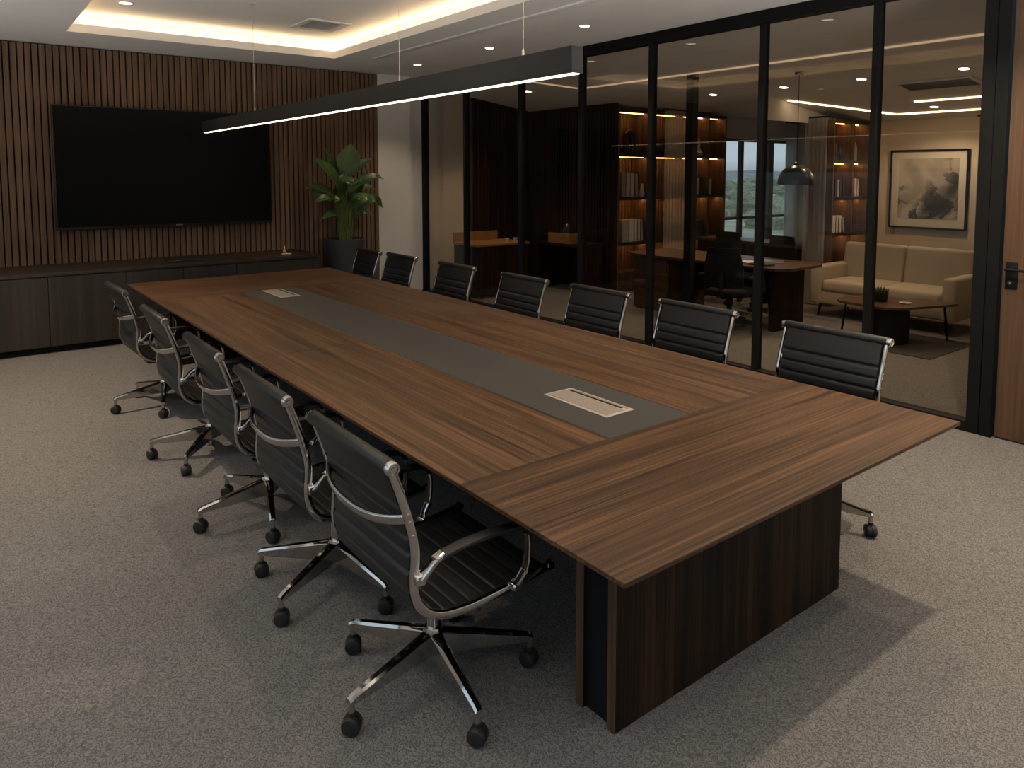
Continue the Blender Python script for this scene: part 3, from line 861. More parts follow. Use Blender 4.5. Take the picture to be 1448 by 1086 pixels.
bl, bs = BM(), BM()
for sx, pts, wd, nr in LEAVES:
    P = [Q(a, c, d) for a, c, d in pts]
    lf(bl, P, wd * 1.12, Vector(nr).normalized() + Vector((-.45, -.85, .2)))
    s0 = Vector(((sx - 405) * .0015, random.uniform(-.05, .05), .9))
    m = s0.lerp(P[0], .55) + Vector(((sx - 405) * .0004, 0, .06))
    sweep(bs, spline([s0, m, P[0]] + [p + Vector((-.001, -.003, .002)) for p in P[1:]], 6), lambda f: csec(.0085 * (1 - f) ** .7 + .0012, 7), (0, 1, .2))
obj('foliage', bl, M['leaf'], pl, angle=80)
obj('stem', bs, M['stem'], pl)

# ================================================================== the lounge office beyond the glass
def bookcase(label, x0, x1, yf, depth, zs, ups, top, sidemat, base_h):
    t = thing('bookcase', label, 'bookcase', ((x0 + x1) / 2, yf, 0))
    cx = -(x0 + x1) / 2
    for xx in (x0, x1 - .03):
        b = BM(); box(b, xx + cx, xx + .03 + cx, 0, depth, 0, top); obj('side_panel', b, sidemat, t, smooth=False)
    b = BM(); box(b, x0 + .03 + cx, x1 - .03 + cx, depth - .02, depth, 0, top)
    xx = x0 + .05
    while xx < x1 - .09:
        box(b, xx + cx, xx + .045 + cx, depth - .032, depth - .02, base_h, top - .05); xx += .066
    obj('back_panel', b, M['shelfw'], t, smooth=False)
    for xx in ups:
        b = BM(); box(b, xx - .012 + cx, xx + .012 + cx, .01, depth - .03, base_h, top - .03); obj('upright', b, M['shelfw'], t, smooth=False)
    for z in zs + [top]:
        b = BM(); box(b, x0 + .03 + cx, x1 - .03 + cx, 0, depth - .02, z - .045, z); obj('shelf', b, M['cred'], t, smooth=False)
        b = BM()
        e = [x0 + .03] + list(ups) + [x1 - .03]
        for a, c in zip(e, e[1:]): box(b, a + .015 + cx, c - .015 + cx, depth * .42, depth * .42 + .02, z - .052, z - .045)
        obj('shelf_light', b, M['led_shelf'], t, smooth=False)
    b = BM(); box(b, x0 + .03 + cx, x1 - .03 + cx, .005, .03, 0, base_h); box(b, x0 + .03 + cx, x1 - .03 + cx, .0, depth - .03, base_h - .03, base_h)
    obj('base_cabinet', b, M['deskw'], t, smooth=False)
    return t
bookcase('wide walnut bookcase with lit shelves beside the view window', 8.02, 10.65, 7.83, .36, [2.11, 1.452, .757], [8.75, 9.5, 10.2], 2.79, M['shelfw'], .3)
bookcase('narrow walnut bookcase with lit shelves beside the sofa wall', 9.43, 10.4, 5.22, .36, [1.995, 1.49, 1.0], [9.98], 2.545, M['shelfw'], .3)

def book(x, y, z, w, d, h, mat, label, group, tilt=0.0):
    t = thing('book', label, 'book', (x, y, z + abs(math.sin(tilt)) * w / 2 + .001), group=group)
    t.rotation_euler = (0, tilt, 0)
    b = BM(); box(b, -w/2, -w/2 + .004, 0, d, 0, h); box(b, w/2 - .004, w/2, 0, d, 0, h); box(b, -w/2, w/2, 0, .004, 0, h)
    obj('cover', b, mat, t, smooth=False)
    b = BM(); box(b, -w/2 + .004, w/2 - .004, .004, d - .006, .004, h - .006); obj('pages', b, M['pages'], t, smooth=False)
bks = 'standing books in the wide lit bookcase'
yb = 7.9
for i, (x, w, h, mt, tl, lab) in enumerate([
    (8.22, .085, .37, 'cover2', 0, 'leftmost thick taupe book on the middle shelf of the wide bookcase'),
    (8.315, .085, .375, 'cover', 0, 'thick cream book beside the taupe one on the middle shelf'),
    (8.405, .075, .37, 'cover', 0, 'third pale book from the left on the middle shelf'),
    (8.52, .05, .35, 'cover2', -.06, 'thin taupe book leaning left on the middle shelf')]):
    book(x, yb, 1.4525, w, .2, h, M[mt], lab, bks, tl)
for i, (x, w, h, mt, tl, lab) in enumerate([
    (8.27, .14, .34, 'cover2', 0, 'broad taupe book on the lower shelf of the wide bookcase'),
    (8.4, .1, .345, 'cover', 0, 'broad cream book on the lower shelf of the wide bookcase'),
    (8.5, .055, .34, 'cover', 0, 'slim cream book at the middle of the lower shelf'),
    (8.57, .05, .345, 'cover', 0, 'slim cream book right of the middle on the lower shelf'),
    (8.65, .045, .33, 'cover2', -.09, 'slim taupe book leaning at the right end of the lower shelf')]):
    book(x, yb, .7575, w, .2, h, M[mt], lab, bks, tl)
for x, w, h, mt, lab in ((9.99, .09, .29, 'cover', 'cream book at the left of the third bay by the window'), (10.09, .07, .3, 'cover3', 'dark book between cream ones in the bay by the window'),
                         (10.32, .08, .27, 'cover', 'cream book right of the upright in the bay by the window')):
    book(x, yb, 1.4525, w, .2, h, M[mt], lab, bks)
b = BM(); box(b, -.12, .12, 0, .2, 0, .27, .004, 1); box(b, -.05, .05, -.004, 0, .1, .14, .001, 1)
tag(obj('storage_box', b, M['cover3'], loc=(10.06, yb, .7575)), 'dark storage box on the lower shelf near the window', 'box')
def vase(prof, x, y, z, mat, label, cat='vase', name='vase', group=None):
    b = BM(); lathe(b, prof, 20)
    return tag(obj(name, b, mat, loc=(x, y, z + .0005)), label, cat, group)
# arched black sculpture on two books
b = BM(); box(b, -.16, .16, -.08, .08, 0, .03); obj_ = tag(obj('book', b, M['cover3'], loc=(8.42, 8.0, 2.1105), smooth=False), 'lower dark book lying under the black arch sculpture', 'book')
b = BM(); box(b, -.14, .14, -.075, .075, 0, .028); tag(obj('book', b, M['cover3'], loc=(8.41, 8.0, 2.1412), smooth=False), 'upper dark book lying directly under the black arch sculpture', 'book')
b = BM(); sweep(b, spline([(-.085, 0, 0), (-.085, 0, .12), (-.06, 0, .24), (0, 0, .29), (.06, 0, .24), (.085, 0, .12), (.085, 0, 0)], 6), csec(.04, 10), (0, 1, 0))
tag(obj('arch_sculpture', b, M['dceram'], loc=(8.42, 8.0, 2.1697)), 'black arch sculpture on the top shelf of the wide bookcase', 'sculpture')
vase([(0, 0), (.06, 0), (.13, .06), (.15, .14), (.13, .15), (.11, .07), (0, .03)], 9.0, 8.0, 2.11, M['dceram'], 'wide black bowl on the top shelf behind the sheer curtain, left one', 'bowl', 'bowl')
vase([(0, 0), (.07, 0), (.14, .08), (.15, .19), (.135, .19), (.12, .09), (0, .03)], 9.3, 8.0, 2.11, M['dceram'], 'taller black bowl on the top shelf next to the left one', 'bowl', 'bowl')
vase([(0, 0), (.05, 0), (.065, .06), (.05, .13), (.025, .16), (.03, .18)], 9.68, 7.96, 2.11, M['dceram'], 'small black vase on the top shelf right of the black post')
vase([(0, 0), (.045, 0), (.06, .05), (.02, .12), (.018, .28), (.024, .29)], 10.08, 7.96, 2.11, M['ceram'], 'slender white bottle vase on the top shelf near the window')
vase([(0, 0), (.035, 0), (.045, .05), (.03, .1), (.02, .2)], 8.66, 7.93, 1.4525, M['ceram'], 'small white figure vase at the right end of the middle shelf books')
vase([(0, 0), (.045, 0), (.05, .08), (.03, .16), (.022, .24)], 9.62, 7.93, .7575, M['ceram'], 'white bottle vase on the lower shelf beside the black post')
# narrow bookcase contents
vase([(0, 0), (.05, 0), (.06, .1), (.04, .2), (.02, .23), (.026, .25)], 9.66, 5.34, 1.9955, M['dceram'], 'taller black vase on the top shelf of the narrow bookcase')
vase([(0, 0), (.045, 0), (.055, .07), (.03, .15), (.022, .18)], 9.8, 5.34, 1.9955, M['dceram'], 'shorter black vase on the top shelf of the narrow bookcase')
b = BM(); sweep(b, spline([(-.05, 0, 0), (-.05, 0, .14), (-.03, 0, .215), (0, 0, .235), (.03, 0, .215), (.05, 0, .14), (.05, 0, 0)], 6), csec(.026, 10), (0, 1, 0))
tag(obj('arch_sculpture', b, M['ceram'], loc=(10.19, 5.35, 1.9955)), 'white arch sculpture on the top shelf of the narrow bookcase', 'sculpture')
nb = 'standing books in the narrow lit bookcase'
for x, w, h, mt, z, tl, lab in ((9.63, .05, .25, 'cover3', 1.4905, 0, 'leftmost dark book on the second shelf of the narrow bookcase'), (9.69, .055, .24, 'cover2', 1.4905, 0, 'taupe book among dark ones on the second shelf of the narrow bookcase'),
                            (9.755, .05, .25, 'cover3', 1.4905, 0, 'dark book right of the taupe one in the narrow bookcase'), (9.85, .045, .22, 'cover3', 1.4905, -.12, 'dark book leaning on the second shelf of the narrow bookcase'),
                            (10.15, .06, .25, 'cover', 1.4905, 0, 'cream book in the right bay of the narrow bookcase'), (10.22, .05, .245, 'cover', 1.4905, 0, 'second cream book in the right bay, next to the wall'),
                            (9.6, .09, .23, 'cover', 1.0005, 0, 'broad cream book low in the narrow bookcase above the sofa arm'), (9.69, .06, .235, 'cover', 1.0005, 0, 'cream book beside the broad one low in the narrow bookcase'),
                            (9.77, .06, .23, 'cover', 1.0005, 0, 'third cream book low in the narrow bookcase'), (9.87, .05, .2, 'cover2', 1.0005, -.12, 'taupe book leaning low in the narrow bookcase'),
                            (10.13, .04, .22, 'cover3', 1.0005, 0, 'thin dark book alone low in the right bay')):
    book(x, 5.28, z, w, .18, h, M[mt], lab, nb, tl)

# sheer curtains; the first three stand in for strips reflected in the glass
def curtain(label, p0, p1, z0, z1, folds, amp=.03):
    p0, p1 = Vector((*p0, 0)), Vector((*p1, 0))
    d = (p1 - p0); n = Vector((-d.y, d.x, 0)).normalized()
    c0 = (p0 + p1) / 2
    t = thing('sheer_curtain', label, 'curtain', (c0.x, c0.y, z0), group=None)
    b = BM(); cols = []
    K = folds * 8
    for i in range(K + 1):
        f = i / K
        q = p0 + d * f - c0 + n * amp * math.sin(2 * PI * folds * f) * (1 + .15 * math.sin(5 * f))
        cols.append((b.verts.new((q.x, q.y, 0)), b.verts.new((q.x, q.y, z1 - z0))))
    for a, c in zip(cols, cols[1:]): b.faces.new((a[0], c[0], c[1], a[1]))
    obj('fabric', b, M['sheer'], t, angle=80)
    b = BM(); sweep(b, [p0 - c0 - d * .1 + Vector((0, 0, z1 - z0 + .012)), p1 - c0 + d * .1 + Vector((0, 0, z1 - z0 + .012))], csec(.012), (0, 0, 1))
    obj('track', b, M['blackm'], t)
curtain('sheer grey curtain standing in for a glass reflection in front of the wide bookcase', (8.95, 7.72), (9.47, 7.72), .02, 2.8, 7)
curtain('sheer grey curtain standing in for a glass reflection beside the narrow bookcase', (9.4, 5.3), (9.4, 5.62), .02, 2.56, 5, .02)
curtain('sheer curtain standing in for a glass reflection, right end of the picture wall', (10.3, 3.58), (10.3, 3.8), .02, 2.52, 4, .025)
curtain('sheer pale curtain at the right side of the view window', (12.9, 8.1), (13.3, 8.1), .02, 2.78, 6, .03)

# framed painting
pt = thing('framed_painting', 'abstract grey and black ink wash painting in black frame above the sofa', 'painting', (10.4, 4.415, 1.6))
b = BM()
hw, hh = .495, .53
for y0, y1, z0, z1 in ((-hw, hw, hh - .025, hh), (-hw, hw, -hh, -hh + .025), (-hw, -hw + .025, -hh, hh), (hw - .025, hw, -hh, hh)): box(b, -.045, -.002, y0, y1, z0, z1, .002, 1)
obj('frame', b, M['blackm'], pt)
b = BM(); box(b, -.028, -.002, -hw + .02, hw - .02, -hh + .02, hh - .02); obj('mount', b, M['mat_board'], pt, smooth=False)
b = BM(); box(b, -.031, -.028, -.38, .375, -.395, .41); obj('picture', b, M['art'], pt, smooth=False)

# sofa
sf = thing('sofa', 'cream two-seat sofa with square arms and dark tapered legs', 'sofa', (9.15, 4.22, 0))
b = BM(); box(b, -.43, .42, -.83, .83, .17, .33, .025, 3); obj('base', b, M['sofa'], sf)
for s in (-1, 1):
    b = BM(); box(b, -.45, .43, s * .785 - .075, s * .785 + .075, .165, .65, .035, 4); obj('armrest', b, M['sofa'], sf)
    b = BM(); box(b, -.445, .3, min(0, s * .705), max(0, s * .705), .325, .475, .05, 5)
    for v in b.verts:
        u_ = v.co.z
        if u_ > .44: v.co.z += .012 * math.cos(PI * (v.co.y / .705 - s * .5)) 
    obj('seat_cushion', b, M['sofa'], sf)
    b = BM(); box(b, .16, .36, min(0, s * .78) , max(0, s * .78), .42, .93, .055, 5, M=Matrix.Translation((.16, 0, .42)) @ Matrix.Rotation(.13, 4, 'Y') @ Matrix.Translation((-.16, 0, -.42)))
    obj('back_cushion', b, M['sofa'], sf)
    for xx in (-.38, .36):
        b = BM(); sweep(b, [(xx, s * .74, .17), (xx - .02, s * .765, .0)], lambda f: csec(.02 - .008 * f, 10), (0, 1, 0)); obj('leg', b, M['blackm'], sf)
b = BM(); box(b, .34, .45, -.8, .8, .17, .8, .03, 3); obj('back_frame', b, M['sofa'], sf)

# rug + coffee table
b = BM(); box(b, 7.5, 8.55, 3.1, 4.15, 0, .008, .003, 1)
tag(obj('rug', b, M['rug']), 'small dark rug under the coffee table', 'rug')
ct = thing('coffee_table', 'low walnut coffee table with rounded top on a black drum base', 'table', (8.07, 3.74, .0095))
pts = [(-.36, .4), (-.2, .5), (.15, .45), (.36, .2), (.47, -.38), (.4, -.47), (-.1, -.3), (-.34, -.2), (-.4, .0)]
loop = spline([Vector((x, y, 0)) for x, y in pts + pts[:1]], 6)[:-1]
b = BM()
def prism(b, loop, z0, z1):
    lo = [b.verts.new((p.x, p.y, z0)) for p in loop]; hi = [b.verts.new((p.x, p.y, z1)) for p in loop]
    b.faces.new(lo[::-1]); b.faces.new(hi)
    for i in range(len(loop)):
        j = (i + 1) % len(loop); b.faces.new((lo[i], lo[j], hi[j], hi[i]))
prism(b, loop, .385, .41); obj('top', b, M['deskw'], ct)
b = BM(); lathe(b, [(0, 0), (.17, 0), (.19, .02), (.2, .2), (.19, .385), (0, .385)], 30); 
for v in b.verts: v.co += Vector((-.12, -.03, 0))
obj('drum_base', b, M['blackm'], ct)
b = BM(); sweep(b, [(-.3, .36, .385), (-.32, .4, 0)], csec(.012), (0, 1, 0)); obj('leg', b, M['blackm'], ct)
b = BM(); sweep(b, [(.4, -.36, .385), (.42, -.4, 0)], csec(.012), (0, 1, 0)); obj('leg', b, M['blackm'], ct)
sp = thing('succulent', 'small green succulent in a dark pot on the coffee table', 'plant', (8.03, 3.86, .4185))
b = BM(); lathe(b, [(0, 0), (.075, 0), (.085, .1), (.076, .1), (.07, .085), (0, .085)], 20); obj('pot', b, M['dceram'], sp)
b = BM()
for k in range(22):
    a = k * 2.4; r_ = .012 + .0032 * k
    p = Vector((r_ * math.cos(a), r_ * math.sin(a), .085))
    q = p + Vector((math.cos(a) * .02, math.sin(a) * .02, .075 - k * .0014))
    sweep(b, [p, p.lerp(q, .6), q], lambda f: csec(.011 * (1 - .8 * f), 6), (0, .3, 1) if abs(math.cos(a)) > .3 else (1, 0, 0))
obj('rosette', b, M['leaf'], sp)
b = BM(); lathe(b, [(0, 0), (.05, 0), (.065, .01), (.05, .006), (0, .005)], 20); tag(obj('saucer', b, M['ceram'], loc=(8.1, 3.62, .4185)), 'small white saucer on the coffee table beside the succulent', 'saucer')
b = BM(); lathe(b, [(0, 0), (.02, 0), (.025, .04), (.022, .04), (.018, .004), (0, .004)], 16); tag(obj('cup', b, M['wglass'], loc=(8.1, 3.62, .4256)), 'tiny clear glass cup standing on the white saucer', 'cup')

# meeting desk
dk = thing('desk', 'dark walnut desk with rounded end in the middle of the next room', 'desk', (7.72, 5.75, 0))
b = BM()
loop = []
hx, hy, rr = .47, 1.2, .18
for cx_, cy_, a0 in ((hx - rr, hy - rr, 0), (-hx + rr, hy - rr, PI / 2), (-hx + rr, -hy + rr, PI), (hx - rr, -hy + rr, 1.5 * PI)):
    for k in range(9):
        a = a0 + PI / 2 * k / 8; loop.append(Vector((cx_ + rr * math.cos(a), cy_ + rr * math.sin(a), 0)))
prism(b, loop, .72, .75); obj('top', b, M['deskw'], dk)
b = BM(); box(b, -.3, .3, -1.0, -.92, 0, .72, .003, 1); obj('end_panel', b, M['wal_z'], dk)
b = BM(); box(b, -.38, .38, .5, 1.1, .02, .72, .003, 1)
pd = obj('pedestal', b, M['deskw'], dk)
for z in (.1, .3, .52):
    b = BM(); box(b, -.395, -.381, .52, 1.08, z, z + .18, .002, 1); df = obj('drawer_front', b, M['deskw'], pd)
    b = BM(); box(b, -.41, -.396, .72, .88, z + .1, z + .112, .002, 1)
b.free()
b = BM(); box(b, .26, .28, -.92, .5, .25, .7); obj('modesty_panel', b, M['wal_z'], dk)
lt = thing('laptop', 'open pale grey laptop on the right end of the desk', 'laptop', (7.85, 5.05, .7502), R(35))
b = BM(); box(b, -.16, .16, -.11, .11, 0, .014, .004, 2); obj('keyboard_base', b, M['steel'], lt)
b = BM(); box(b, -.16, .16, 0, .008, 0, .21, .003, 1, M=Matrix.Translation((0, .11, .012)) @ Matrix.Rotation(-.25, 4, 'X')); obj('lid', b, M['frost'], lt)
for k, (x, y, lab) in enumerate(((7.5, 5.2, 'lower sheaf of pale paper lying on the desk'), )):
    b = BM(); box(b, -.105, .105, -.15, .15, 0, .02); tag(obj('paper_stack', b, M['frost'], loc=(x, y, .7502), smooth=False), 'low stack of pale paper lying on the desk', 'paper')
b = BM(); box(b, -.08, .08, -.12, .12, 0, .022, .002, 1); tag(obj('notebook', b, M['cover3'], loc=(7.45, 4.95, .7502)), 'dark notebook lying on the desk near its rounded end', 'notebook')
vase([(0, 0), (.05, 0), (.08, .05), (.075, .055), (.045, .01), (0, .01)], 7.7, 5.75, .75, M['ceram'], 'white bowl on the desk behind the office chair', 'bowl', 'bowl')

# task chairs
def make_task():
    root = thing('office_chair', '', 'chair', (0, 0, 0), group='black office chairs at the desk')
    b = BM()
    rows = []
    for i in range(11):
        f = i / 10; z = .52 + .46 * f; y = -.2 - .07 * f - .03 * math.sin(PI * f)
        hw_ = .20 + .03 * math.sin(PI * min(1, f * 1.1)) - .02 * f
        rows.append([(hw_ * s, y + .06 * abs(s) ** 2, z) for s in (-1, -.6, -.2, .2, .6, 1)])
    for side in (0, -.025):
        vs = [[b.verts.new((x, y + side, z)) for x, y, z in r] for r in rows]
        for p, q in zip(vs, vs[1:]):
            for i in range(5): b.faces.new((p[i], p[i+1], q[i+1], q[i]))
        if side == 0: A_ = vs
    for i in range(10):
        for j in (0, 5): b.faces.new((A_[i][j], A_[i+1][j], vs[i+1][j], vs[i][j]))
    for j in range(5):
        for i in (0, 10): b.faces.new((A_[i][j], A_[i][j+1], vs[i][j+1], vs[i][j]))
    obj('backrest', b, M['mesh'], root)
    b = BM(); box(b, -.24, .24, -.22, .25, .42, .49, .03, 4); obj('seat', b, M['mesh'], root)
    b = BM(); sweep(b, spline([(0, -.1, .4), (0, -.26, .42), (0, -.3, .55), (0, -.295, .7)], 5), rsec(.05, .02), (1, 0, 0)); obj('back_support', b, M['blackm'], root)
    for s in (-1, 1):
        b = BM(); sweep(b, spline([(s * .25, -.02, .43), (s * .29, -.02, .5), (s * .29, -.02, .64)], 5), rsec(.03, .02), (0, 1, 0)); box(b, s * .29 - .035, s * .29 + .035, -.14, .13, .635, .665, .01, 2); obj('armrest', b, M['blackm'], root)
    b = BM(); lathe(b, [(.026, .12), (.026, .3), (.04, .3), (.04, .42)], 16); obj('gas_column', b, M['blackm'], root)
    make_star(root, .3, M['blackm'])
    return root
tk = make_task()
for i, (x, y, rz, lab) in enumerate(((7.08, 5.12, R(-72), 'black office chair with its back to the glass at the desk'),
                                      (8.62, 6.42, R(95), 'black office chair behind the desk in front of the window, left one'),
                                      (8.55, 5.55, R(85), 'black office chair behind the desk, nearest the sofa'))):
    c = tk if i == 0 else copy_tree(tk)
    c.location = (x, y, 0); c.rotation_euler = (0, 0, rz); c['label'] = lab
# under-window credenza
lc = thing('low_cabinet', 'long dark low cabinet under the view window behind the desk', 'cabinet', (9.75, 6.55, 0))
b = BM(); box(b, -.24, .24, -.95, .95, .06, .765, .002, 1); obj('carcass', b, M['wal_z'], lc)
b = BM(); box(b, -.26, .25, -.96, .96, .765, .80, .002, 1); obj('top', b, M['deskw'], lc)
b = BM(); box(b, -.21, .22, -.92, .92, 0, .06); obj('plinth', b, M['blackb'], lc)
for k in range(4):
    b = BM(); box(b, -.255, -.241, -.94 + k * .47 + .004, -.94 + (k + 1) * .47 - .004, .07, .755, .002, 1); obj('door', b, M['wal_z'], lc)

# dome pendant over the desk end
dp = thing('dome_pendant_lamp', 'dark dome pendant lamp hanging over the desk', 'lamp', (7.57, 4.62, 1.685))
b = BM()
prof = [(.205, 0), (.2, .045), (.182, .11), (.14, .17), (.08, .205), (.035, .218), (.03, .24), (.012, .25)]
lathe(b, prof, 36, cap=False)
obj('shade', b, M['pendant'], dp)
b = BM(); lathe(b, [(.204, .001), (.196, .045), (.178, .107), (.136, .166), (.07, .198), (0, .205)], 36, cap=False); obj('lining', b, M['gold'], dp)
b = BM(); lathe(b, [(0, .05), (.03, .06), (.042, .09), (.03, .125), (.016, .15), (.016, .2)], 16); obj('bulb', b, emit('pendant_bulb', (1, .7, .38), 9.0), dp)
b = BM(); lathe(b, [(.004, .25), (.004, slope(7.57) - 1.685 - .002)], 8); lathe(b, [(.05, slope(7.57) - 1.685 - .03), (.05, slope(7.57) - 1.685 - .004)], 20); obj('cord', b, M['blackm'], dp)
l = bpy.data.lights.new('pendant_glow', 'SPOT'); l.energy = 26; l.color = (1, .68, .36); l.spot_size = 2.2; l.spot_blend = .4; l.shadow_soft_size = .05
o = bpy.data.objects.new('pendant_glow', l); COL.objects.link(o); o.parent = dp; o.location = (0, 0, .04)

# next room ceiling lights
tl = math.atan(.139)
for y, lab in ((3.16, 'downlight above the coffee table beyond the glass'), (4.2, 'downlight between sofa and dome pendant beyond the glass'), (5.16, 'downlight left of the dome pendant cord beyond the glass'), (6.2, 'downlight over the desk beyond the glass')):
    downlight(8.12, y, slope(8.12) - .004, lab, 30, (1, .76, .5), 'downlights in the next room', tl)
downlight(6.9, 8.6, slope(6.9) - .004, 'downlight over the dark corner of the next room', 55, (1, .72, .44), 'downlights in the next room', tl)
downlight(9.72, 4.1, slope(9.72) - .004, 'downlight washing the framed painting', 46, (1, .76, .5), 'downlights in the next room', tl, size=2.7)
downlight(11.9, 7.0, 2.826, 'small downlight in the ceiling close to the view window', 30, (1, .76, .5), 'downlights in the next room')
def ledline(label, p, q, mt='led_next'):
    p, q = Vector(p), Vector(q)
    b = BM(); sweep(b, [p, q], rsec(.035, .012, .3), (0, 0, 1) if False else ((q - p).cross(Vector((0, 0, 1)))))
    tag(obj('ceiling_light_strip', b, M[mt]), label, 'light strip')
COVE_REFL = [((7.1, 2.3), (7.1, 7.7), 'added glowing strip imitating the cove reflection nearest the glass in the next room'), ((7.06, 7.7), (6.0, 8.3), 'short added glowing strip imitating the cove reflection over the dark corner')]  # glowing strips added to imitate the tray cove mirrored in the glass
sl = lambda x, y: (x, y, slope(x) - .008)
ledline('warm light strip running diagonally in the next room ceiling', sl(8.76, 5.5), sl(9.99, 4.69))
ledline('warm light strip close to the picture wall in the next room ceiling', sl(10.0, 4.66), sl(10.0, 3.3))
for q0, q1, lab in COVE_REFL: ledline(lab, sl(*q0), sl(*q1), 'refl_glow')
ledline('warm light strip by the grille in the next room ceiling', sl(9.36, 4.17), sl(9.36, 3.0))
gr = thing('ceiling_grille', 'wide louvred air grille in the next room ceiling', 'air vent', (8.62, 3.6, slope(8.62) - .003))
gr.rotation_euler = (0, tl, 0)
b = BM()
for x0, x1, y0, y1 in ((-.2, .2, -.4, -.36), (-.2, .2, .36, .4), (-.2, -.16, -.36, .36), (.16, .2, -.36, .36)): box(b, x0, x1, y0, y1, -.014, 0, .003, 1)
obj('frame', b, M['ceil'], gr)
b = BM()
for k in range(8): box(b, -.15 + k * .04, -.125 + k * .04, -.36, .36, -.012, -.006)
obj('louvre', b, plain('dark_louvre', (0.12, 0.11, 0.1), 0.7), gr)

# dark corner furniture
sb = thing('sideboard', 'dark walnut sideboard in the dark corner beyond the glass', 'cabinet', (6.5, 8.95, 0))
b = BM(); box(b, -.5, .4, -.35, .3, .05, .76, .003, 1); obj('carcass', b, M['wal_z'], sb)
b = BM(); box(b, -.52, .42, -.37, .31, .76, .79, .002, 1); obj('top', b, M['amberw'], sb)
b = BM(); box(b, -.52, .3, .28, .3, .79, .93, .002, 1); obj('back_rail', b, M['amberw'], sb)
for x in (-.28, .17):
    b = BM(); box(b, x - .21, x + .21, -.365, -.351, .08, .74, .002, 1); obj('door', b, M['wal_z'], sb)
for x, lab in ((6.62, 'small white cup on the sideboard, left one'), (6.78, 'small white cup on the sideboard, right one')):
    vase([(0, 0), (.028, 0), (.034, .06), (.03, .06), (.024, .006), (0, .006)], x, 8.75, .79, M['ceram'], lab, 'cup', 'cup')
wd_ = thing('writing_desk', 'dark wooden writing desk with amber panel against the ribbed wall', 'desk', (7.7, 8.55, 0))
b = BM(); box(b, -.28, .27, -.5, .5, .7, .74, .003, 1); obj('top', b, M['wal_z'], wd_)
b = BM(); box(b, -.27, -.25, -.3, .2, .745, .9, .002, 1); box(b, -.25, .0, -.3, -.28, .745, .9, .002, 1); obj('front_panel', b, M['amberw'], wd_)
for y in (-.47, .47):
    b = BM(); box(b, -.26, .25, y - .02, y + .02, 0, .7, .002, 1); obj('side_panel', b, M['wal_z'], wd_)
vase([(0, 0), (.08, 0), (.12, .1), (.1, .22), (.05, .28), (.06, .3)], 7.8, 8.7, .74, M['dceram'], 'black rounded vase on the writing desk')

# ------------------------------------------------------------------ outside the view window
b = BM(); box(b, -300, 600, 12, 700, -3.2, -3.0)
struct('ground', b, M['lawn'], 'green fields outside the view window', 'ground', smooth=False)
b = BM()
prev = None
for i in range(60):
    x = 100 + i * 14
    h = 3.6 + 2.2 * math.sin(i * .31) + 1.2 * math.sin(i * .83 + 1) + .7 * math.sin(i * 1.9)
    cur = [b.verts.new((x, 420, -3)), b.verts.new((x, 470, h * .6)), b.verts.new((x, 520, h)), b.verts.new((x, 640, -3))]
    if prev:
        for k in range(3): b.faces.new((prev[k], cur[k], cur[k+1], prev[k+1]))
    prev = cur
struct('hills', b, M['hill'], 'low hazy hills on the horizon outside the view window', 'hills')
shr = [(58, 38, 2.0), (66, 42, 1.6), (74, 47, 2.2), (80, 54, 2.4), (96, 58, 2.6), (104, 72, 3.2), (124, 76, 3.0), (92, 66, 2.6), (140, 96, 4), (120, 88, 3.5), (160, 104, 4), (70, 52, 2)]
places = ['leftmost low', 'left front', 'low rounded', 'middle', 'broad', 'tall pale', 'right', 'small middle', 'far right', 'far left', 'farthest', 'front']
for i, (x, y, r_) in enumerate(shr):
    b = BM(); bmesh.ops.create_icosphere(b, subdivisions=3, radius=r_)
    for v in b.verts:
        v.co *= 1 + .18 * math.sin(v.co.x * 2.3 + i) * math.sin(v.co.y * 2.9) + .12 * math.sin(v.co.z * 4 + i * 2) + random.uniform(-.05, .05)
        v.co.z = max(v.co.z * .75, -r_ * .3)
    tag(obj('shrub', b, M['shrub'], loc=(x, y, -3 + r_ * .3)), 'rounded green shrub in the fields outside the view window', 'shrub', 'shrubs outside the window')

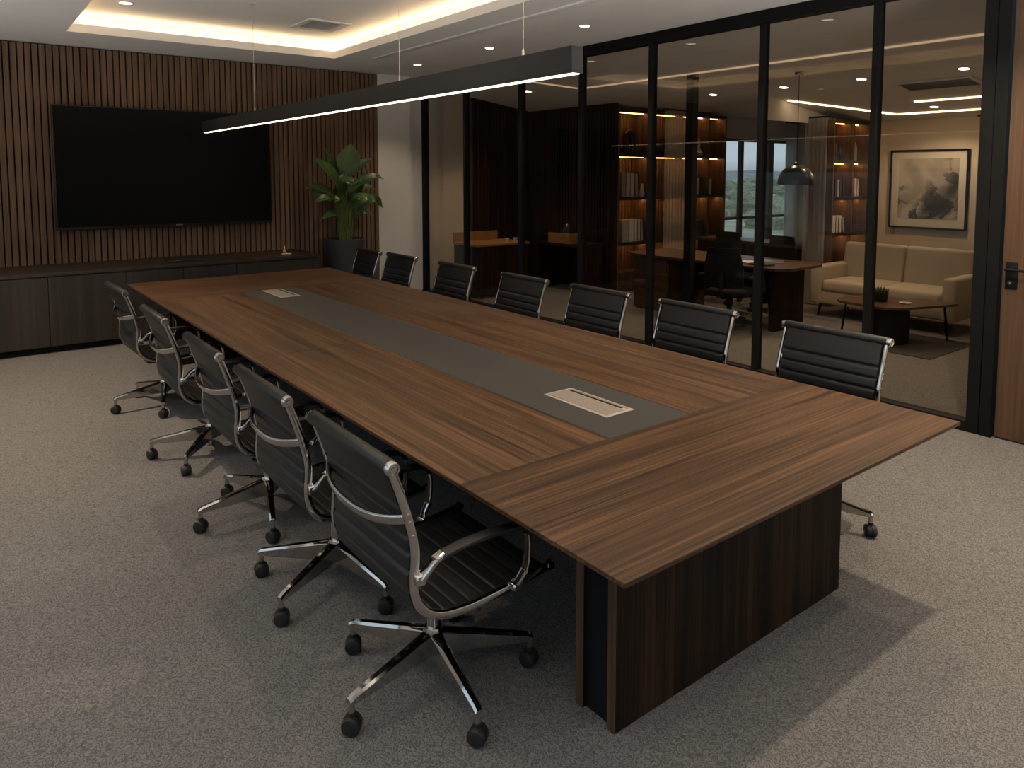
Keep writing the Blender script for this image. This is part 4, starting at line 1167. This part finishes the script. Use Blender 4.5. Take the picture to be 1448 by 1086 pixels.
# ------------------------------------------------------------------ light
w = bpy.data.worlds.new('world'); scene.world = w
w.use_nodes = True
bg = w.node_tree.nodes['Background']
tc = w.node_tree.nodes.new('ShaderNodeTexCoord')
nz = w.node_tree.nodes.new('ShaderNodeTexNoise'); nz.inputs['Scale'].default_value = 3.0; nz.inputs['Detail'].default_value = 4
rp = w.node_tree.nodes.new('ShaderNodeValToRGB')
rp.color_ramp.elements[0].position = .3; rp.color_ramp.elements[0].color = (0.30, 0.39, 0.48, 1)
rp.color_ramp.elements[1].position = .75; rp.color_ramp.elements[1].color = (0.40, 0.49, 0.56, 1)
w.node_tree.links.new(tc.outputs['Generated'], nz.inputs['Vector'])
w.node_tree.links.new(nz.outputs['Fac'], rp.inputs['Fac'])
sx = w.node_tree.nodes.new('ShaderNodeSeparateXYZ'); w.node_tree.links.new(tc.outputs['Generated'], sx.inputs[0])
mr = w.node_tree.nodes.new('ShaderNodeMapRange'); mr.inputs[1].default_value = -.03; mr.inputs[2].default_value = .02
w.node_tree.links.new(sx.outputs['Z'], mr.inputs[0])
mxw = w.node_tree.nodes.new('ShaderNodeMix'); mxw.data_type = 'RGBA'; mxw.inputs[6].default_value = (0.02, 0.02, 0.018, 1)
w.node_tree.links.new(mr.outputs[0], mxw.inputs[0]); w.node_tree.links.new(rp.outputs['Color'], mxw.inputs[7])
w.node_tree.links.new(mxw.outputs[2], bg.inputs['Color'])
bg.inputs['Strength'].default_value = 1.85
def area(name, loc, rot, sx, sy, power, col):
    l = bpy.data.lights.new(name, 'AREA'); l.shape = 'RECTANGLE'; l.size = sx; l.size_y = sy; l.energy = power; l.color = col
    o = bpy.data.objects.new(name, l); COL.objects.link(o); o.location = loc; o.rotation_euler = rot
    return o
# daylight entering by the tall window left of the camera
area('daylight', (XL - .16, 1.6, 1.8), (0, -PI / 2, 0), 2.2, 5.4, 6, (1.0, 0.95, 0.88))
# unseen upward fill lights added outside side and rear windows to brighten the ceiling
area('added_ceiling_fill', (-5.4, 4.0, -.25), (PI, 0, 0), 7.4, 13.0, 1150, (1.0, 0.95, 0.88))
area('added_ceiling_fill', (3.0, -5.5, -.25), (PI, 0, 0), 9.0, 7.2, 5000, (1.0, 0.93, 0.84))

scene.view_settings.view_transform = 'Standard'
scene.view_settings.look = 'None'
scene.view_settings.exposure = 0.0
scene.view_settings.gamma = 1.0
scene.view_settings.use_curve_mapping = False
cy_ = scene.cycles
cy_.use_denoising = True
cy_.max_bounces = 10; cy_.diffuse_bounces = 4; cy_.glossy_bounces = 5; cy_.transparent_max_bounces = 16
cy_.sample_clamp_indirect = 6.0
cy_.caustics_reflective = False; cy_.caustics_refractive = False
